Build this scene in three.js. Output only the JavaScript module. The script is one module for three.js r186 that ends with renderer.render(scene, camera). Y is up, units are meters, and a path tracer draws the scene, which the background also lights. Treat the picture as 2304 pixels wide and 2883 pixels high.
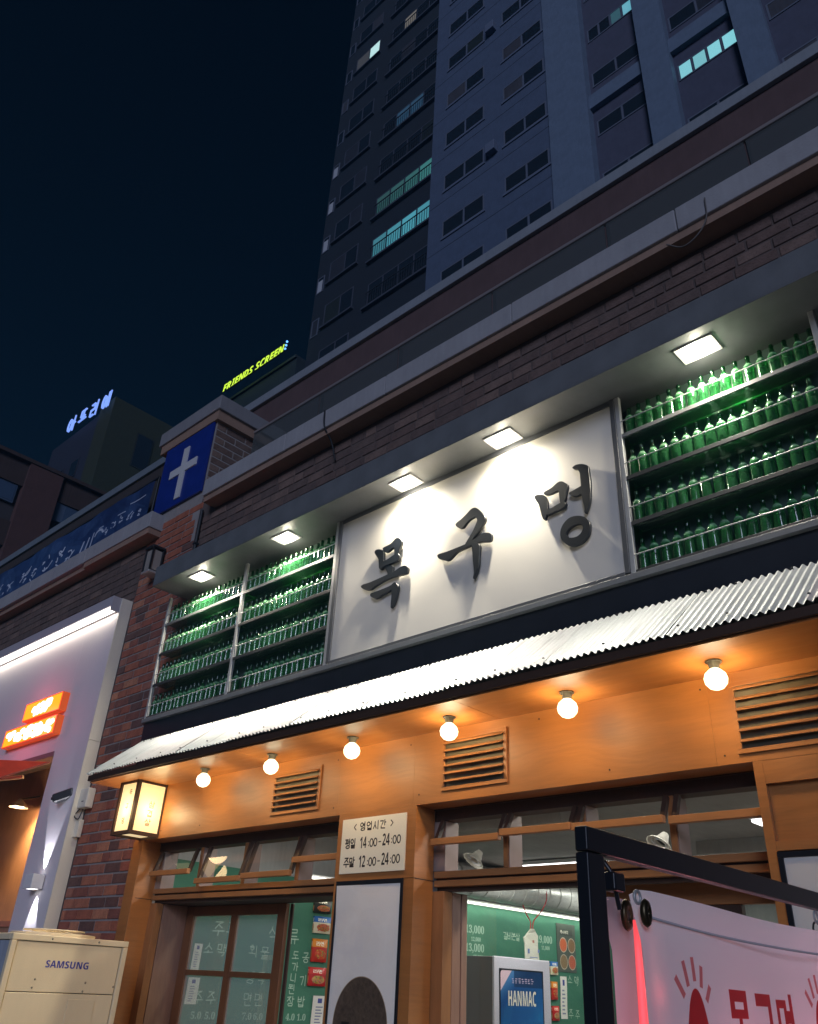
import * as THREE from 'three';
import { mergeGeometries } from 'three/addons/utils/BufferGeometryUtils.js';
import { RoundedBoxGeometry } from 'three/addons/geometries/RoundedBoxGeometry.js';
import { TextGeometry } from 'three/addons/geometries/TextGeometry.js';
import { FontLoader } from 'three/addons/loaders/FontLoader.js';
import { RectAreaLightUniformsLib } from 'three/addons/lights/RectAreaLightUniformsLib.js';
RectAreaLightUniformsLib.init();

// ---------------------------------------------------------------- camera, sky, sun, exposure
const scene = new THREE.Scene();
const camera = new THREE.PerspectiveCamera(64.0, 818 / 1024, 0.05, 600);
camera.position.set(0, 1.55, 4.5);
camera.up.set(0.312, 0.864, 0.394);
camera.lookAt(-0.606, 1.55 + 0.501, 4.5 - 0.618);
const renderer = new THREE.WebGLRenderer({ antialias: true });
renderer.setSize(818, 1024);
renderer.toneMapping = THREE.LinearToneMapping;
renderer.toneMappingExposure = 1;
renderer.shadowMap.enabled = true;
{ // night sky: near-black blue above, a little town glow towards the horizon, the same all round
  const w = 64, h = 64, d = new Float32Array(w * h * 4);
  for (let y = 0; y < h; y++) for (let x = 0; x < w; x++) {
    const up = Math.max(0, Math.sin(((y + 0.5) / h - 0.5) * Math.PI)), k = Math.pow(1 - up, 1.6);
    const i = (y * w + x) * 4;
    d[i] = 0.0002 + 0.0016 * k; d[i + 1] = 0.0008 + 0.0056 * k; d[i + 2] = 0.0020 + 0.0110 * k; d[i + 3] = 1;
  }
  const t = new THREE.DataTexture(d, w, h, THREE.RGBAFormat, THREE.FloatType);
  t.mapping = THREE.EquirectangularReflectionMapping; t.magFilter = THREE.LinearFilter; t.needsUpdate = true;
  scene.background = t; scene.environment = t;
}
const SUN = new THREE.DirectionalLight(new THREE.Color(0.64, 0.72, 1.0), 1.4); // the soft glow of the street behind the camera
SUN.position.set(19, 16, 30); SUN.target.position.set(-3, 4, 0); SUN.name = 'street_glow';
SUN.castShadow = true; SUN.shadow.radius = 40;
Object.assign(SUN.shadow.camera, { left: -40, right: 40, top: 60, bottom: -20, near: 0.5, far: 160 });
scene.add(SUN, SUN.target);

scene.fog = new THREE.FogExp2(new THREE.Color().setRGB(0.16, 0.55, 1.0), 0.0013); // night haze: the tower melts into the sky, lamps glow a little

// ---------------------------------------------------------------- helpers
let seed = 7;
const rnd = () => { seed = (seed + 0x6d2b79f5) | 0; let t = Math.imul(seed ^ (seed >>> 15), 1 | seed); t = (t + Math.imul(t ^ (t >>> 7), 61 | t)) ^ t; return ((t ^ (t >>> 14)) >>> 0) / 4294967296; };
const rr = (a, b) => a + (b - a) * rnd();
const used = new Map();
const numbered = (n) => { const k = used.get(n) ?? 0; used.set(n, k + 1); return k ? n + '_' + String(k).padStart(3, '0') : n; };
function tag(o, label, category, group, kind) {
  if (label) o.userData.label = label;
  if (category) o.userData.category = category;
  if (group) o.userData.group = group;
  if (kind) o.userData.kind = kind;
  return o;
}
function thing(name, label, category, pos = [0, 0, 0], turn = 0, group) {
  const o = new THREE.Group(); o.name = numbered(name); o.position.set(...pos); o.rotation.y = turn; scene.add(o);
  return tag(o, label, category, group);
}
const shade = (o) => { o.castShadow = o.receiveShadow = true; return o; };
function part(name, geo, mat, parent, pos) {
  const g = Array.isArray(geo) ? (geo.length > 1 ? mergeGeometries(geo.map((x) => x.index ? x.toNonIndexed() : x)) : geo[0]) : geo;
  const m = shade(new THREE.Mesh(g, mat)); m.name = parent ? name : numbered(name);
  if (pos) m.position.set(...pos);
  (parent ?? scene).add(m); return m;
}
function solo(name, geo, mat, label, category, group, kind) { return tag(part(name, geo, mat, null), label, category, group, kind); }
function copy(o, name, label) { const c = o.clone(); c.name = numbered(name); if (label) c.userData = { ...o.userData, label }; scene.add(c); return c; }
// box uv in metres
function metreUV(g, s = 1) {
  const p = g.attributes.position, n = g.attributes.normal, uv = new Float32Array(p.count * 2);
  for (let i = 0; i < p.count; i++) {
    const ax = Math.abs(n.getX(i)), ay = Math.abs(n.getY(i)), az = Math.abs(n.getZ(i));
    const [u, v] = az >= ax && az >= ay ? [p.getX(i), p.getY(i)] : ax >= ay ? [p.getZ(i), p.getY(i)] : [p.getX(i), p.getZ(i)];
    uv[i * 2] = u * s; uv[i * 2 + 1] = v * s;
  }
  g.setAttribute('uv', new THREE.BufferAttribute(uv, 2)); return g;
}
// corner to corner boxes; R adds a small rounded edge
function B(x0, x1, y0, y1, z0, z1) {
  const g = new THREE.BoxGeometry(Math.abs(x1 - x0), Math.abs(y1 - y0), Math.abs(z1 - z0)); g.translate((x0 + x1) / 2, (y0 + y1) / 2, (z0 + z1) / 2);
  return metreUV(g);
}
function R(x0, x1, y0, y1, z0, z1, r = 0.004, seg = 1) {
  const g = new RoundedBoxGeometry(Math.abs(x1 - x0), Math.abs(y1 - y0), Math.abs(z1 - z0), seg, r); g.translate((x0 + x1) / 2, (y0 + y1) / 2, (z0 + z1) / 2);
  return metreUV(g);
}
function tube(pts, r, seg = 12, rad = 6, closed = false) {
  return new THREE.TubeGeometry(new THREE.CatmullRomCurve3(pts.map((p) => new THREE.Vector3(...p)), closed), seg, r, rad, closed);
}
function rod(a, b, r, rad = 8) { return new THREE.TubeGeometry(new THREE.LineCurve3(new THREE.Vector3(...a), new THREE.Vector3(...b)), 1, r, rad, false); }
function beam(a, b, w, h) { // square bar between two points
  const A = new THREE.Vector3(...a), Bv = new THREE.Vector3(...b), L = A.distanceTo(Bv);
  const g = new THREE.BoxGeometry(w, h, L); const m = new THREE.Matrix4().lookAt(A, Bv, new THREE.Vector3(0, 1, 0)); m.setPosition(A.clone().add(Bv).multiplyScalar(0.5));
  g.applyMatrix4(m); return metreUV(g);
}
const cyl = (r0, r1, h, x, y, z, n = 20) => { const g = new THREE.CylinderGeometry(r0, r1, h, n); g.translate(x, y, z); return g; };

// ---------------------------------------------------------------- textures
function hash(x, y, s) { let h = (x * 374761393 + y * 668265263 + s * 1442695041) | 0; h = Math.imul(h ^ (h >>> 13), 1274126177); return ((h ^ (h >>> 16)) >>> 0) / 4294967296; }
function vnoise(x, y, px, py, s) { // tileable value noise with period px, py
  const x0 = Math.floor(x), y0 = Math.floor(y), fx = x - x0, fy = y - y0, u = fx * fx * (3 - 2 * fx), v = fy * fy * (3 - 2 * fy);
  const m = (a, p) => ((a % p) + p) % p, g = (i, j) => hash(m(i, px), m(j, py), s);
  return (g(x0, y0) * (1 - u) + g(x0 + 1, y0) * u) * (1 - v) + (g(x0, y0 + 1) * (1 - u) + g(x0 + 1, y0 + 1) * u) * v;
}
function fbm(u, v, fx, fy, s, oct = 4) { let a = 0, k = 0.5, t = 0; for (let o = 0; o < oct; o++) { a += k * vnoise(u * fx, v * fy, fx, fy, s + o); t += k; k *= 0.55; fx *= 2; fy *= 2; } return a / t; }
function tex(w, h, fn, srgb = false, rep = 1) {
  const d = new Uint8Array(w * h * 4);
  for (let y = 0; y < h; y++) for (let x = 0; x < w; x++) {
    const c = fn(x / w, y / h), i = (y * w + x) * 4, a = Array.isArray(c) ? c : [c, c, c];
    for (let k = 0; k < 3; k++) d[i + k] = Math.max(0, Math.min(255, a[k] * 255));
    d[i + 3] = 255;
  }
  const t = new THREE.DataTexture(d, w, h); t.wrapS = t.wrapT = THREE.RepeatWrapping; t.magFilter = THREE.LinearFilter; t.minFilter = THREE.LinearMipmapLinearFilter;
  t.generateMipmaps = true; if (srgb) t.colorSpace = THREE.SRGBColorSpace; t.repeat.set(...(Array.isArray(rep) ? rep : [rep, rep])); t.needsUpdate = true; return t;
}
function canvasTex(w, h, draw) {
  const c = document.createElement('canvas'); c.width = w; c.height = h; const g = c.getContext('2d'); draw(g, w, h);
  const t = new THREE.CanvasTexture(c); t.colorSpace = THREE.SRGBColorSpace; t.anisotropy = 8; return t;
}
const grainFn = (s) => (u, v) => { // long grain along u with slow waviness
  const warp = fbm(u, v, 3, 5, s, 3) * 0.10, g = fbm(u, v + warp, 4, 70, s + 9, 3), big = fbm(u, v, 3, 4, s + 20, 3), fine = fbm(u, v, 16, 256, s + 31, 2);
  const k = 0.60 + 0.22 * g + 0.30 * big + 0.12 * fine; return [k, k * (0.96 + 0.05 * big), k * (0.90 + 0.10 * big)];
};
const T = {
  ply: tex(512, 512, grainFn(3), false, [0.7, 0.7]),
  plyRough: tex(256, 256, (u, v) => 0.55 + 0.45 * fbm(u, v, 6, 30, 41, 4), false, [0.7, 0.7]),
  wood: tex(512, 512, (u, v) => grainFn(11)(v, u), false, [1.3, 1.3]),
  woodH: tex(512, 512, grainFn(15), false, [1.3, 1.3]),
  speck: tex(512, 512, (u, v) => 0.72 + 0.32 * fbm(u, v, 5, 5, 51, 3) + (hash(Math.floor(u * 512), Math.floor(v * 512), 5) - 0.5) * 0.25, false, 1.7),
  stain: tex(512, 512, (u, v) => { const a = fbm(u, v, 4, 4, 61, 5), b = fbm(u, v, 40, 6, 66, 3); return 0.70 + 0.26 * a + 0.14 * b; }, false, 0.8),
  brick: tex(512, 512, (u, v) => { const a = fbm(u, v, 10, 10, 71, 4), b = hash(Math.floor(u * 512), Math.floor(v * 512), 8), p = fbm(u, v, 40, 40, 77, 2) > 0.72 ? 0.72 : 1; return (0.62 + 0.5 * a + (b - 0.5) * 0.16) * p; }, false, 2.3),
  bump: tex(512, 512, (u, v) => fbm(u, v, 24, 24, 81, 4), false, 2.5),
  brushed: tex(512, 512, (u, v) => { const st = Math.max(0, fbm(u, v, 30, 3, 97, 3) - 0.56) * 2.2; return 0.80 + 0.16 * fbm(u, v, 60, 3, 91, 3) + 0.16 * fbm(u, v, 4, 4, 95, 4) - 0.35 * st; }, false, [1.1, 1.1]),
  streak: tex(512, 512, (u, v) => { const s = Math.pow(fbm(u, v, 48, 2, 101, 3), 2), b = fbm(u, v, 5, 5, 103, 4); return 0.80 - 0.35 * s + 0.28 * b; }, false, 0.6),
};
const std = (o) => new THREE.MeshStandardMaterial(o);
const C = (r, g, b) => new THREE.Color().setRGB(r, g, b);
const glow = (r, g, b, k, base = 0.6) => std({ color: C(base, base, base), emissive: C(r, g, b), emissiveIntensity: k, roughness: 0.5 });
const M = {
  ply: new THREE.MeshPhysicalMaterial({ color: C(0.44, 0.172, 0.044), map: T.ply, clearcoat: 0.45, clearcoatRoughness: 0.34, roughness: 0.60, roughnessMap: T.plyRough, bumpMap: T.ply, bumpScale: 0.0006 }),
  frame: std({ color: C(0.36, 0.155, 0.055), map: T.wood, roughness: 0.5, bumpMap: T.wood, bumpScale: 0.0008 }),
  frameH: std({ color: C(0.40, 0.175, 0.062), map: T.woodH, roughness: 0.5, bumpMap: T.woodH, bumpScale: 0.0008 }),
  door: std({ color: C(0.22, 0.088, 0.036), map: T.wood, roughness: 0.42, bumpMap: T.wood, bumpScale: 0.0008 }),
  mullion: std({ color: C(0.30, 0.22, 0.19), map: T.stain, roughness: 0.6 }),
  jamb: std({ color: C(0.36, 0.20, 0.14), map: T.wood, roughness: 0.45 }),  // greyer copy of the frame wood, cool light put into its colour
  darkwood: std({ color: C(0.06, 0.03, 0.018), map: T.wood, roughness: 0.6 }),
  black: std({ color: C(0.018, 0.020, 0.026), roughness: 0.55, map: T.speck }),
  blackgloss: std({ color: C(0.012, 0.013, 0.017), roughness: 0.32 }),
  blackframe: std({ color: C(0.012, 0.014, 0.018), roughness: 0.38 }),
  soffit: std({ color: C(0.17, 0.18, 0.19), roughness: 0.42, map: T.speck, bumpMap: T.bump, bumpScale: 0.0004 }),
  alu: std({ color: C(0.52, 0.53, 0.53), metalness: 0.35, roughness: 0.38, map: T.speck }),
  shelfmetal: std({ color: C(0.26, 0.27, 0.28), metalness: 0.5, roughness: 0.42, map: T.speck }),
  board: std({ color: C(0.72, 0.68, 0.60), roughness: 0.55, map: tex(256, 256, (u, v) => 0.94 + 0.06 * fbm(u, v, 4, 4, 111, 4), false, 0.5) }),
  letter: std({ color: C(0.016, 0.020, 0.026), roughness: 0.30, map: T.speck }),
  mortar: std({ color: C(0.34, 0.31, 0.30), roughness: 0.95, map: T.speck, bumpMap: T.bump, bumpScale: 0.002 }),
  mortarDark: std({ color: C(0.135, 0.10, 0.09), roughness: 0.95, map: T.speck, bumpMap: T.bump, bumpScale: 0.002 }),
  concrete: std({ color: C(0.36, 0.36, 0.38), roughness: 0.9, map: T.stain, bumpMap: T.bump, bumpScale: 0.0015 }),
  peach: std({ color: C(0.33, 0.215, 0.16), roughness: 0.9, map: T.stain }),
  white: std({ color: C(0.78, 0.77, 0.78), roughness: 0.5 }),
  lilac: std({ color: C(0.74, 0.69, 0.73), roughness: 0.6, map: tex(256, 256, (u, v) => 0.93 + 0.07 * fbm(u, v, 4, 4, 115, 4), false, 0.5) }),  // white panels; mauve cast of the red sign light put into the base
  cream: std({ color: C(0.84, 0.79, 0.67), roughness: 0.5, map: tex(512, 512, (u, v) => 0.86 + 0.10 * fbm(u, v, 5, 3, 131, 4) + 0.04 * fbm(u, v, 40, 10, 133, 3), false, 0.6) }),
  glass: new THREE.MeshPhysicalMaterial({ color: C(0.94, 0.97, 0.95), transmission: 1, thickness: 0, roughness: 0.0, ior: 1.5 }),
  darkglass: std({ color: C(0.018, 0.026, 0.036), roughness: 0.12 }),
  chalk: std({ color: C(0.055, 0.185, 0.125), roughness: 0.75, map: tex(256, 256, (u, v) => 0.80 + 0.3 * fbm(u, v, 4, 7, 121, 4), false, 0.4) }),
  plaster: std({ color: C(0.52, 0.52, 0.52), roughness: 0.9, map: T.stain }),
  ceiling: std({ color: C(0.38, 0.36, 0.34), roughness: 0.85, map: T.stain }),
  plate: new THREE.MeshPhysicalMaterial({ color: C(0.30, 0.42, 0.36), transmission: 0.8, thickness: 0, roughness: 0.25 }),
  shadedLip: std({ color: C(0.055, 0.058, 0.062), metalness: 0.4, roughness: 0.45, map: T.speck }),
  duct: std({ color: C(0.70, 0.70, 0.68), metalness: 0.45, roughness: 0.42, map: T.brushed }),
};
const lift = (l) => l.map((c) => c.map((x, i) => x * [1.5, 1.32, 1.25][i]));  // raises the pier bricks: lantern and street light put into their colour
const brickMats = lift([[0.24, 0.082, 0.054], [0.28, 0.10, 0.060], [0.20, 0.075, 0.054], [0.31, 0.125, 0.075], [0.17, 0.068, 0.052], [0.25, 0.11, 0.078], [0.35, 0.16, 0.095], [0.11, 0.06, 0.052]])
  .map((c) => std({ color: C(...c), map: T.brick, roughness: 0.85, bumpMap: T.bump, bumpScale: 0.004 }));
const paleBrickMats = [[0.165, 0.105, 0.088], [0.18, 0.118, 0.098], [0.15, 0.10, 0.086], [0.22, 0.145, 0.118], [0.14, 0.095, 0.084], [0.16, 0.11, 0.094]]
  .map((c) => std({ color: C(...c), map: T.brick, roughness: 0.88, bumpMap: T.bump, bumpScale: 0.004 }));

// ---------------------------------------------------------------- Hangul written with strokes
const CHO = 'ㄱㄲㄴㄷㄸㄹㅁㅂㅃㅅㅆㅇㅈㅉㅊㅋㅌㅍㅎ', JUNG = 'ㅏㅐㅑㅒㅓㅔㅕㅖㅗㅘㅙㅚㅛㅜㅝㅞㅟㅠㅡㅢㅣ', JONG = ' ㄱㄲㄳㄴㄵㄶㄷㄹㄺㄻㄼㄽㄾㄿㅀㅁㅂㅄㅅㅆㅇㅈㅊㅋㅌㅍㅎ';
const ring = (cx, cy, rx, ry) => Array.from({ length: 17 }, (_, i) => [cx + rx * Math.sin(i * Math.PI / 8), cy - ry * Math.cos(i * Math.PI / 8)]);
const CS = {
  'ㄱ': [[[0, .1], [.95, .1], [.85, .55], [.6, 1]]], 'ㄴ': [[[.05, 0], [.05, .9], [1, .9]]], 'ㄷ': [[[1, .08], [.05, .08], [.05, .92], [1, .92]]],
  'ㄹ': [[[0, .05], [.95, .05], [.95, .48], [.05, .48], [.05, .95], [1, .95]]], 'ㅁ': [[[.05, .05], [.05, .95], [.95, .95], [.95, .05], [.05, .05]]],
  'ㅂ': [[[.05, 0], [.05, .95], [.95, .95], [.95, 0]], [[.05, .5], [.95, .5]]], 'ㅅ': [[[.52, 0], [.45, .45], [0, 1]], [[.5, .35], [1, 1]]],
  'ㅇ': [ring(.5, .5, .48, .48)], 'ㅈ': [[[.02, .08], [.98, .08], [.5, .4], [0, 1]], [[.5, .45], [1, 1]]],
  'ㅊ': [[[.35, -.12], [.65, -.12]], [[.02, .14], [.98, .14], [.5, .45], [0, 1]], [[.5, .5], [1, 1]]], 'ㅋ': [[[0, .1], [.95, .1], [.85, .55], [.6, 1]], [[.05, .5], [.88, .5]]],
  'ㅌ': [[[1, .05], [.05, .05], [.05, .95], [1, .95]], [[.05, .5], [.9, .5]]], 'ㅍ': [[[0, .05], [1, .05]], [[.28, .05], [.28, .95]], [[.72, .05], [.72, .95]], [[0, .95], [1, .95]]],
  'ㅎ': [[[.35, -.05], [.65, -.05]], [[.05, .2], [.95, .2]], ring(.5, .66, .34, .32)],
};
for (const [d, s] of [['ㄲ', 'ㄱ'], ['ㄸ', 'ㄷ'], ['ㅃ', 'ㅂ'], ['ㅆ', 'ㅅ'], ['ㅉ', 'ㅈ']]) CS[d] = [0, 0.54].flatMap((o) => CS[s].map((l) => l.map(([x, y]) => [o + x * 0.46, y])));
const VV = { 'ㅏ': [0, [1]], 'ㅑ': [0, [.7, 1.3]], 'ㅓ': [0, [-1]], 'ㅕ': [0, [-.7, -1.3]], 'ㅣ': [0, []], 'ㅐ': [1, [1]], 'ㅔ': [1, [-1]] };
function glyph(ch) {
  const code = ch.charCodeAt(0) - 0xac00, out = []; if (code < 0 || code > 11171) return out;
  const L = CHO[Math.floor(code / 588)], V = JUNG[Math.floor((code % 588) / 28)], F = JONG[code % 28], fin = F !== ' ';
  const put = (ls, x0, y0, x1, y1) => ls.forEach((l) => out.push(l.map(([x, y]) => [x0 + x * (x1 - x0), y0 + y * (y1 - y0)])));
  const h = fin ? 0.60 : 1;
  if ('ㅗㅛㅜㅠㅡ'.includes(V)) {
    const y = fin ? 0.50 : 0.78; put(CS[L], .18, .02, .82, fin ? .32 : .5);
    const up = V === 'ㅗ' || V === 'ㅛ', bar = up ? y : fin ? y - .08 : y - .1; out.push([[0, bar], [1, bar]]);
    const xs = V === 'ㅡ' ? [] : V === 'ㅗ' || V === 'ㅜ' ? [.5] : [.35, .65]; xs.forEach((x) => out.push(up ? [[x, bar - .16], [x, bar]] : [[x, bar], [x, bar + (fin ? .13 : .3)]]));
  } else if (VV[V]) {
    const [two, ticks] = VV[V]; put(CS[L], .03, .08 * h, two ? .46 : .55, .86 * h + (fin ? 0 : .05)); const vx = two ? .72 : .82;
    out.push([[vx, 0], [vx, fin ? h : 1]]); if (two) out.push([[vx + .2, 0], [vx + .2, fin ? h : 1]]);
    ticks.forEach((t) => { const s = Math.sign(t), y = h * (Math.abs(t) === 1 ? .48 : Math.abs(t) < 1 ? .34 : .62); out.push(s > 0 ? [[vx, y], [two ? vx + .2 : 1.02, y]] : [[vx - .2, y], [vx, y]]); });
  } else { // ㅚ ㅘ ㅝ ㅟ ㅢ
    put(CS[L], .05, .02, .6, .40 * h); const y = .68 * h; out.push([[0, y], [.7, y]]);
    if ('ㅘㅚㅙ'.includes(V)) out.push([[.33, y - .18 * h], [.33, y]]); else if (V !== 'ㅢ') out.push([[.33, y], [.33, y + .2 * h]]);
    out.push([[.85, 0], [.85, fin ? h : 1]]); if (V === 'ㅘ') out.push([[.85, .45 * h], [1.05, .45 * h]]);
  }
  if (fin) put(CS[F] ?? CS['ㄹ'], .16, .68, .86, 1);
  return out;
}
function hangul(g, text, x, y, size, w, { dx = 1.12, dy = 0, jitter = 0.02, wide = 1 } = {}) { // x, y: top left of the first syllable
  g.lineCap = 'round'; g.lineJoin = 'round'; g.lineWidth = w;
  for (const ch of text) {
    if (ch !== ' ') for (const l of glyph(ch)) { g.beginPath(); l.forEach(([a, b], i) => { const X = x + (a + (rnd() - .5) * jitter) * size * wide, Y = y + (b + (rnd() - .5) * jitter) * size; i ? g.lineTo(X, Y) : g.moveTo(X, Y); }); g.stroke(); }
    x += dx * size * (ch === ' ' ? .5 : 1) * wide; y += dy * size;
  }
}
const font = await new FontLoader().loadAsync('fonts/droid/droid_sans_bold.typeface.json');

// ---------------------------------------------------------------- ground
solo('pavement', B(-40, 30, -0.12, 0.0, -0.2, 9), std({ color: C(0.24, 0.235, 0.23), roughness: 0.9, map: T.stain }), 'grey paved footway along the shop fronts', null, null, 'structure');
solo('ground', B(-300, 300, -0.3, -0.125, -300, 300), std({ color: C(0.05, 0.05, 0.052), roughness: 0.92, map: T.speck }), 'dark asphalt ground reaching the horizon', null, null, 'structure');

// ---------------------------------------------------------------- brickwork
const brickGeo = [0.315, 0.195, 0.15, 0.255].map((l) => { const g = new RoundedBoxGeometry(l - 0.005, 0.093, 0.05, 1, 0.006); return metreUV(g); });
function brickFace(owner, x0, x1, y0, y1, zface, mats, limit, pick = () => true, near = -6) {
  // bricks laid in courses; those nearest the camera are parts, the rest joined in one piece
  const spots = []; let row = 0;
  for (let y = y0 + 0.055; y < y1 - 0.03; y += 0.111, row++) {
    let x = x0 - (row % 2 ? 0.165 : 0.02) - rnd() * 0.03;
    while (x < x1) {
      const r = rnd(), k = r < 0.62 ? 0 : r < 0.82 ? 3 : r < 0.93 ? 1 : 2, l = [0.315, 0.195, 0.15, 0.255][k];
      if (x + l > x0 + 0.02 && x < x1 - 0.02 && pick(x + l / 2, y)) {
        const a = Math.max(x, x0), b = Math.min(x + l, x1);
        spots.push({ a, b, y, k: b - a < l - 1e-6 ? -1 : k, z: zface - 0.025 + rr(-0.004, 0.004), m: Math.floor(Math.pow(rnd(), 1.15) * mats.length), u: rnd() * 3, w: rr(-0.008, 0.008) });
      }
      x += l + 0.014;
    }
  }
  spots.sort((p, q) => Math.hypot((p.a - near), p.y - 3) - Math.hypot((q.a - near), q.y - 3));
  const rest = [];
  spots.forEach((s, i) => {
    const g0 = s.k >= 0 ? brickGeo[s.k] : metreUV(new RoundedBoxGeometry(Math.max(0.03, s.b - s.a - 0.003), 0.093, 0.05, 1, 0.006));
    if (i < limit) { const m = part('brick', g0, mats[s.m], owner, [(s.a + s.b) / 2, s.y, s.z]); m.rotation.z = s.w * 0.6; if (rnd() < 0.5) m.rotation.z += Math.PI; }
    else rest.push(g0.clone().translate((s.a + s.b) / 2, s.y, s.z));
  });
  if (rest.length) tag(part('brickwork', rest, mats[1], owner), null, null, null, 'stuff');
}
// pier between the two shops, up to the blue cross panel and its coping
const pier = thing('brick_pier', 'dark red brick pier between the white shop portal and the wooden shop front', 'brick pier');
brickFace(pier, -9.62, -7.96, 1.0, 6.9, -0.2, brickMats, 300, (x, y) => !(x > -8.5 && y > 5.7), -8.8);
part('mortar', B(-9.62, -7.96, 0, 5.7, -0.5, -0.211), M.mortar, pier);
part('mortar', B(-9.62, -8.41, 5.7, 8.2, -1.15, -0.211), M.mortar, pier);
{ // the pier's right flank above the parapet
  for (let r = 0; r < 12; r++) for (let k = 0; k < 4; k++) { const odd = r % 2, g = odd && (k === 0 || k === 3) ? 2 : k === 3 ? -1 : 0; if (g < 0) continue; const z = odd ? [-0.293, -0.535, -0.86, -1.10][k] : -0.375 - k * 0.327; if (z < -1.06) continue; const m = part('brick', brickGeo[g], paleBrickMats[(r * 3 + k * 5) % 6], pier, [-8.43, 6.90 + r * 0.111, z]); m.rotation.y = Math.PI / 2; }
}
part('coping', R(-9.83, -8.30, 8.33, 8.56, -1.25, -0.13, 0.012), std({ color: C(0.25, 0.25, 0.27), roughness: 0.9, map: T.stain }), pier);
part('coping_bed', B(-9.78, -8.34, 8.18, 8.33, -1.22, -0.16), M.peach, pier);
// brick wall over the canopy with its stone cornice
const upper = thing('upper_brick_wall', 'brown brick wall above the canopy with a pale stone cornice on top', 'brick wall');
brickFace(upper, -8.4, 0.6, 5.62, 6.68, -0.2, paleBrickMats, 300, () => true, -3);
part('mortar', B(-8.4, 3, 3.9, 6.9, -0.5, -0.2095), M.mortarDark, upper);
for (let i = 0; i < 6; i++) { const x0 = -8.05 + i * 1.6; part('cornice_stone', R(x0, x0 + 1.594, 6.745, 6.985, -0.45, 0.0, 0.01), M.concrete, upper); part('cornice_bed', B(x0, x0 + 1.6, 6.665, 6.745, -0.42, -0.03), M.peach, upper); }
// brick wall of the neighbour on the left
const leftWall = thing('left_brick_wall', 'dark brick wall above the white shop portal under a peach coloured cornice', 'brick wall');
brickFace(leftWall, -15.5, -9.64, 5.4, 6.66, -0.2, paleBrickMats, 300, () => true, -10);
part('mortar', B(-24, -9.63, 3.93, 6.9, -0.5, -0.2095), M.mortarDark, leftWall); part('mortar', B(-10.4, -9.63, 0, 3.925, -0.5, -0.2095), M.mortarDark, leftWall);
for (let i = 0; i < 6; i++) { const x1 = -9.29 - i * 1.8; part('cornice_stone', R(x1 - 1.794, x1, 6.745, 6.985, -0.45, 0.0, 0.01), M.concrete, leftWall); part('cornice_bed', B(x1 - 1.8, x1 - (i ? 0 : 0.02), 6.66, 6.745, -0.42, i > 0 && i < 3 ? -0.06 : -0.02), M.peach, leftWall); }
// drain pipe in the corner of the pier
{ const t = thing('drain_pipe', 'thin dark drain pipe running down from the end of the stone cornice', 'pipe'); part('pipe', rod([-8.28, 5.66, -0.17], [-8.28, 6.7, -0.17], 0.022), M.black, t); part('bracket', B(-8.31, -8.25, 6.2, 6.225, -0.2, -0.145), M.black, t); }
// cross panel
{
  const t = thing('cross_sign', 'blue sign panel with a white cross on the brick pier', 'sign');
  part('panel', B(-9.60, -8.43, 7.06, 8.17, -0.2, -0.17), std({ color: C(0.012, 0.035, 0.27), roughness: 0.4, map: T.speck }), t);
  part('cross', [B(-9.075, -8.945, 7.15, 7.985, -0.17, -0.155), B(-9.34, -9.0755, 7.57, 7.70, -0.17, -0.155), B(-8.9445, -8.68, 7.57, 7.70, -0.17, -0.155)], std({ color: C(0.6, 0.6, 0.62), roughness: 0.5 }), t);
}
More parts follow.
